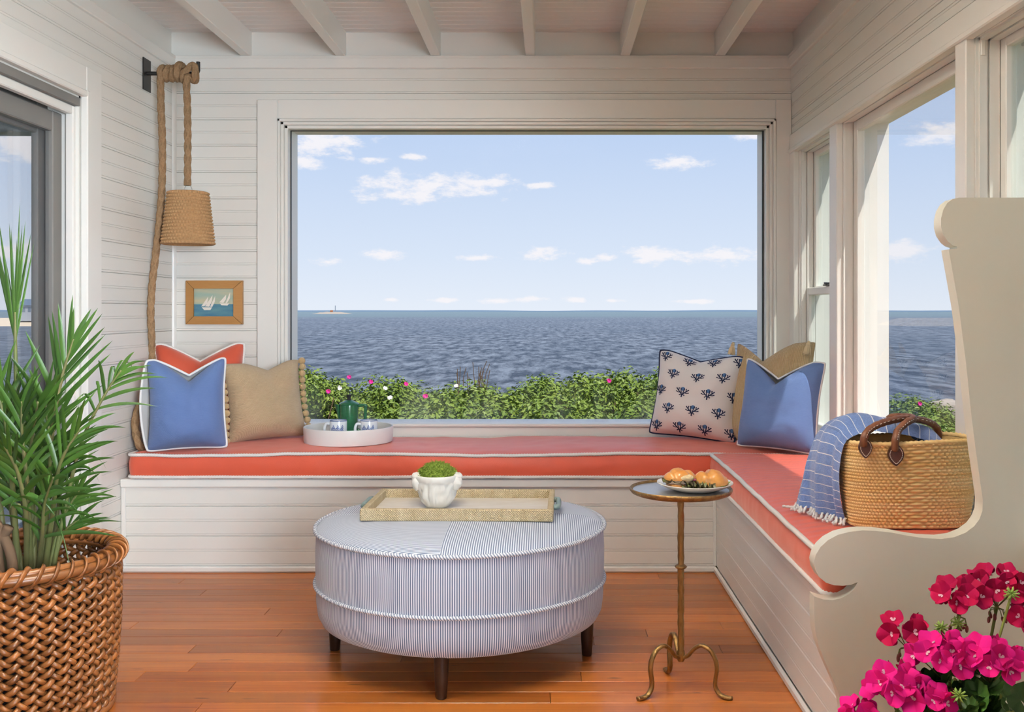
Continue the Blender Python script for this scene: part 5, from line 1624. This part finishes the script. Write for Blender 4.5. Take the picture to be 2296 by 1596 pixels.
fol = [foliage(31 + i, 7500, .68, .5, 1.25, ('bush', 'bush2', 'bush')[i]) for i in range(3)]
stem_me = []
for i in range(2):
    mb = MB()
    for k in range(22):
        a = rb.uniform(0, 2 * PI); r_ = rb.uniform(.1, .5); h_ = rb.uniform(.5, 1.0)
        mb.tube(catmull([(r_ * .3 * math.cos(a), r_ * .3 * math.sin(a), 0), (r_ * .7 * math.cos(a), r_ * .6 * math.sin(a), h_ * .5), (r_ * math.cos(a) + rb.uniform(-.1, .1), r_ * .8 * math.sin(a), h_)], 8), .006, 5)
    stem_me.append(mb.mesh('stems', 'twig'))


def bloom_mesh(m):
    mb_ = MB()
    for k in range(6):
        pm = petal_mesh(.028 * (1 + .25 * math.sin(k * 2.3)), .019); rot = Matrix.Rotation(2 * PI * k / 6, 4, 'Z') @ Matrix.Rotation(.5, 4, 'X'); mb_.add([rot @ Vector(v) for v in pm.v], pm.f)
    return mb_.mesh('rose_bloom', m, 180)


bl = {'p': bloom_mesh('rosepink'), 'w': bloom_mesh('rosewhite')}
shrubs = []


def shrub(x, y_, top, i, where):
    base = gz(x, y_); s_ = (top - base + .03) / 1.30
    root = thing('rose_bush', 'green wild rose bush outside, ' + where, 'bush', (x, y_, base - .03), (0, 0, rb.uniform(0, 6)), group='wild rose bushes outside the windows')
    root.scale = (1.12, 1.05, s_)
    fo = obj('foliage', fol[i % 3][0], root, kind='stuff'); obj('stems', stem_me[i % 2], root)
    shrubs.append(root); return root


ordw = ['first', 'second', 'third', 'fourth', 'fifth', 'sixth', 'seventh', 'eighth', 'ninth', 'tenth', 'eleventh']
tops = [822, 828, 836, 858, 848, 832, 834, 828, 815, 826, 820]
for i, tp in enumerate(tops):
    Y_ = 11.6 + (.35 if i % 2 else -.35) + rb.uniform(-.15, .15); px_ = 655 + i * 106 + rb.uniform(-15, 15)
    q = P(px_, tp, Y_); shrub(q.x, Y_, q.z, i, 'in the far row, %s from the left window edge' % ordw[i])
for i in range(10):
    Y_ = 12.9 + rb.uniform(-.2, .2); px_ = 700 + i * 108 + rb.uniform(-20, 20); tp = (tops[i] + tops[i + 1]) / 2 + 8 + rb.uniform(-6, 8)
    q = P(px_, tp, Y_); shrub(q.x, Y_, q.z, i + 2, 'in the hindmost row, %s from the left' % ordw[i])
for i in range(9):
    Y_ = 9.6 + rb.uniform(-.3, .3); px_ = 830 + i * 100 + rb.uniform(-20, 20); tp = 880 + rb.uniform(-10, 22)
    q = P(px_, tp, Y_); shrub(q.x, Y_, q.z, i + 1, 'in the near row, %s from the left' % ordw[i])
for i, (px_, tp, Y_) in enumerate(((1960, 884, 12.5), (2040, 880, 13.0), (2090, 905, 12.0), (2000, 930, 10.5))):
    q = P(px_, tp, Y_); shrub(q.x, Y_, q.z, i, 'in the side window, %s from its far mullion' % ordw[i])
for i, (px_, tp, Y_) in enumerate(((20, 860, 12.5), (85, 850, 13.5), (-60, 850, 12.0))):
    q = P(px_, tp, Y_); shrub(q.x, Y_, q.z, i, 'beyond the screen door, %s seen there' % ordw[i])
for i, (px_, py_, c, Y_) in enumerate(((832, 857, 'p', 10.9), (911, 862, 'p', 10.7), (955, 889, 'p', 9.3), (737, 878, 'p', 10.6), (784, 846, 'p', 11.0), (864, 872, 'w', 10.6), (876, 893, 'w', 9.2), (1024, 866, 'w', 10.9), (762, 870, 'w', 10.7), (1366, 854, 'p', 10.8), (2062, 905, 'p', 11.6))):
    q = P(px_, py_, Y_)
    sb = min(shrubs, key=lambda s_: (s_.location - q).length)
    o = obj('rose_bloom', bl[c], sb)
    bpy.context.view_layer.update()
    o.matrix_parent_inverse = sb.matrix_world.inverted(); o.location = q; o.rotation_euler = (R(60) + rb.uniform(-.3, .3), rb.uniform(-.4, .4), 0)
mb = MB()
for i in range(16):
    X_ = P(1045 + rb.uniform(-25, 45), 0, 11.4).x; t_ = P(0, 808 + rb.uniform(0, 40), 11.4).z
    mb.tube(catmull([(X_, 11.4, t_ - .35), (X_ + rb.uniform(-.03, .03), 11.4, t_ - .15), (X_ + rb.uniform(-.06, .06), 11.4, t_)], 8), .004, 5)
tw = thing('tall_shoots', 'thin bare shoots standing above the middle of the hedge', 'branch', (P(1060, 0, 11.4).x, 11.4, gz(0, 11.4)))
mb.build('shoots', 'twig', tw)
mb = MB()
for i in range(9000):
    Y_ = rb.uniform(6.5, 11.5); X_ = rb.uniform(-5, 4.5) * Y_ / 9; b_ = gz(X_, Y_); h_ = rb.uniform(.30, .75); lx = rb.uniform(-.14, .14)
    w_ = .005
    mb.add([(X_ - w_, Y_, b_), (X_ + w_, Y_, b_), (X_ + lx * .4 + w_ * .7, Y_ + rb.uniform(-.05, .05), b_ + h_ * .6), (X_ + lx, Y_, b_ + h_), (X_ + lx * .4 - w_ * .7, Y_, b_ + h_ * .6)], [(0, 1, 2, 4), (4, 2, 3)])
go = mb.build('dune_grass', 'grass', kind='stuff'); go['label'] = 'tall pale dune grass growing below the rose hedge'; go['category'] = 'grass'
rr3 = random.Random(4)
for i in range(10):
    q = P(2110 + i * 12, 925 + rr3.uniform(-4, 10), 40 + rr3.uniform(-4, 4)); s_ = rr3.uniform(.5, .9)
    mb = MB().ellipsoid(q, (s_ * 1.2, s_, s_ * .7), 10, 7, fn=lambda d: 1 + .3 * noise.noise(d * 2 + Vector((i, 0, 0))))
    o = mb.build('beach_rock', 'rock', None, 50); o['label'] = 'pale beach boulder by the water in the side window, %s from the left' % ordw[i]; o['category'] = 'rock'; o['group'] = 'beach boulders'
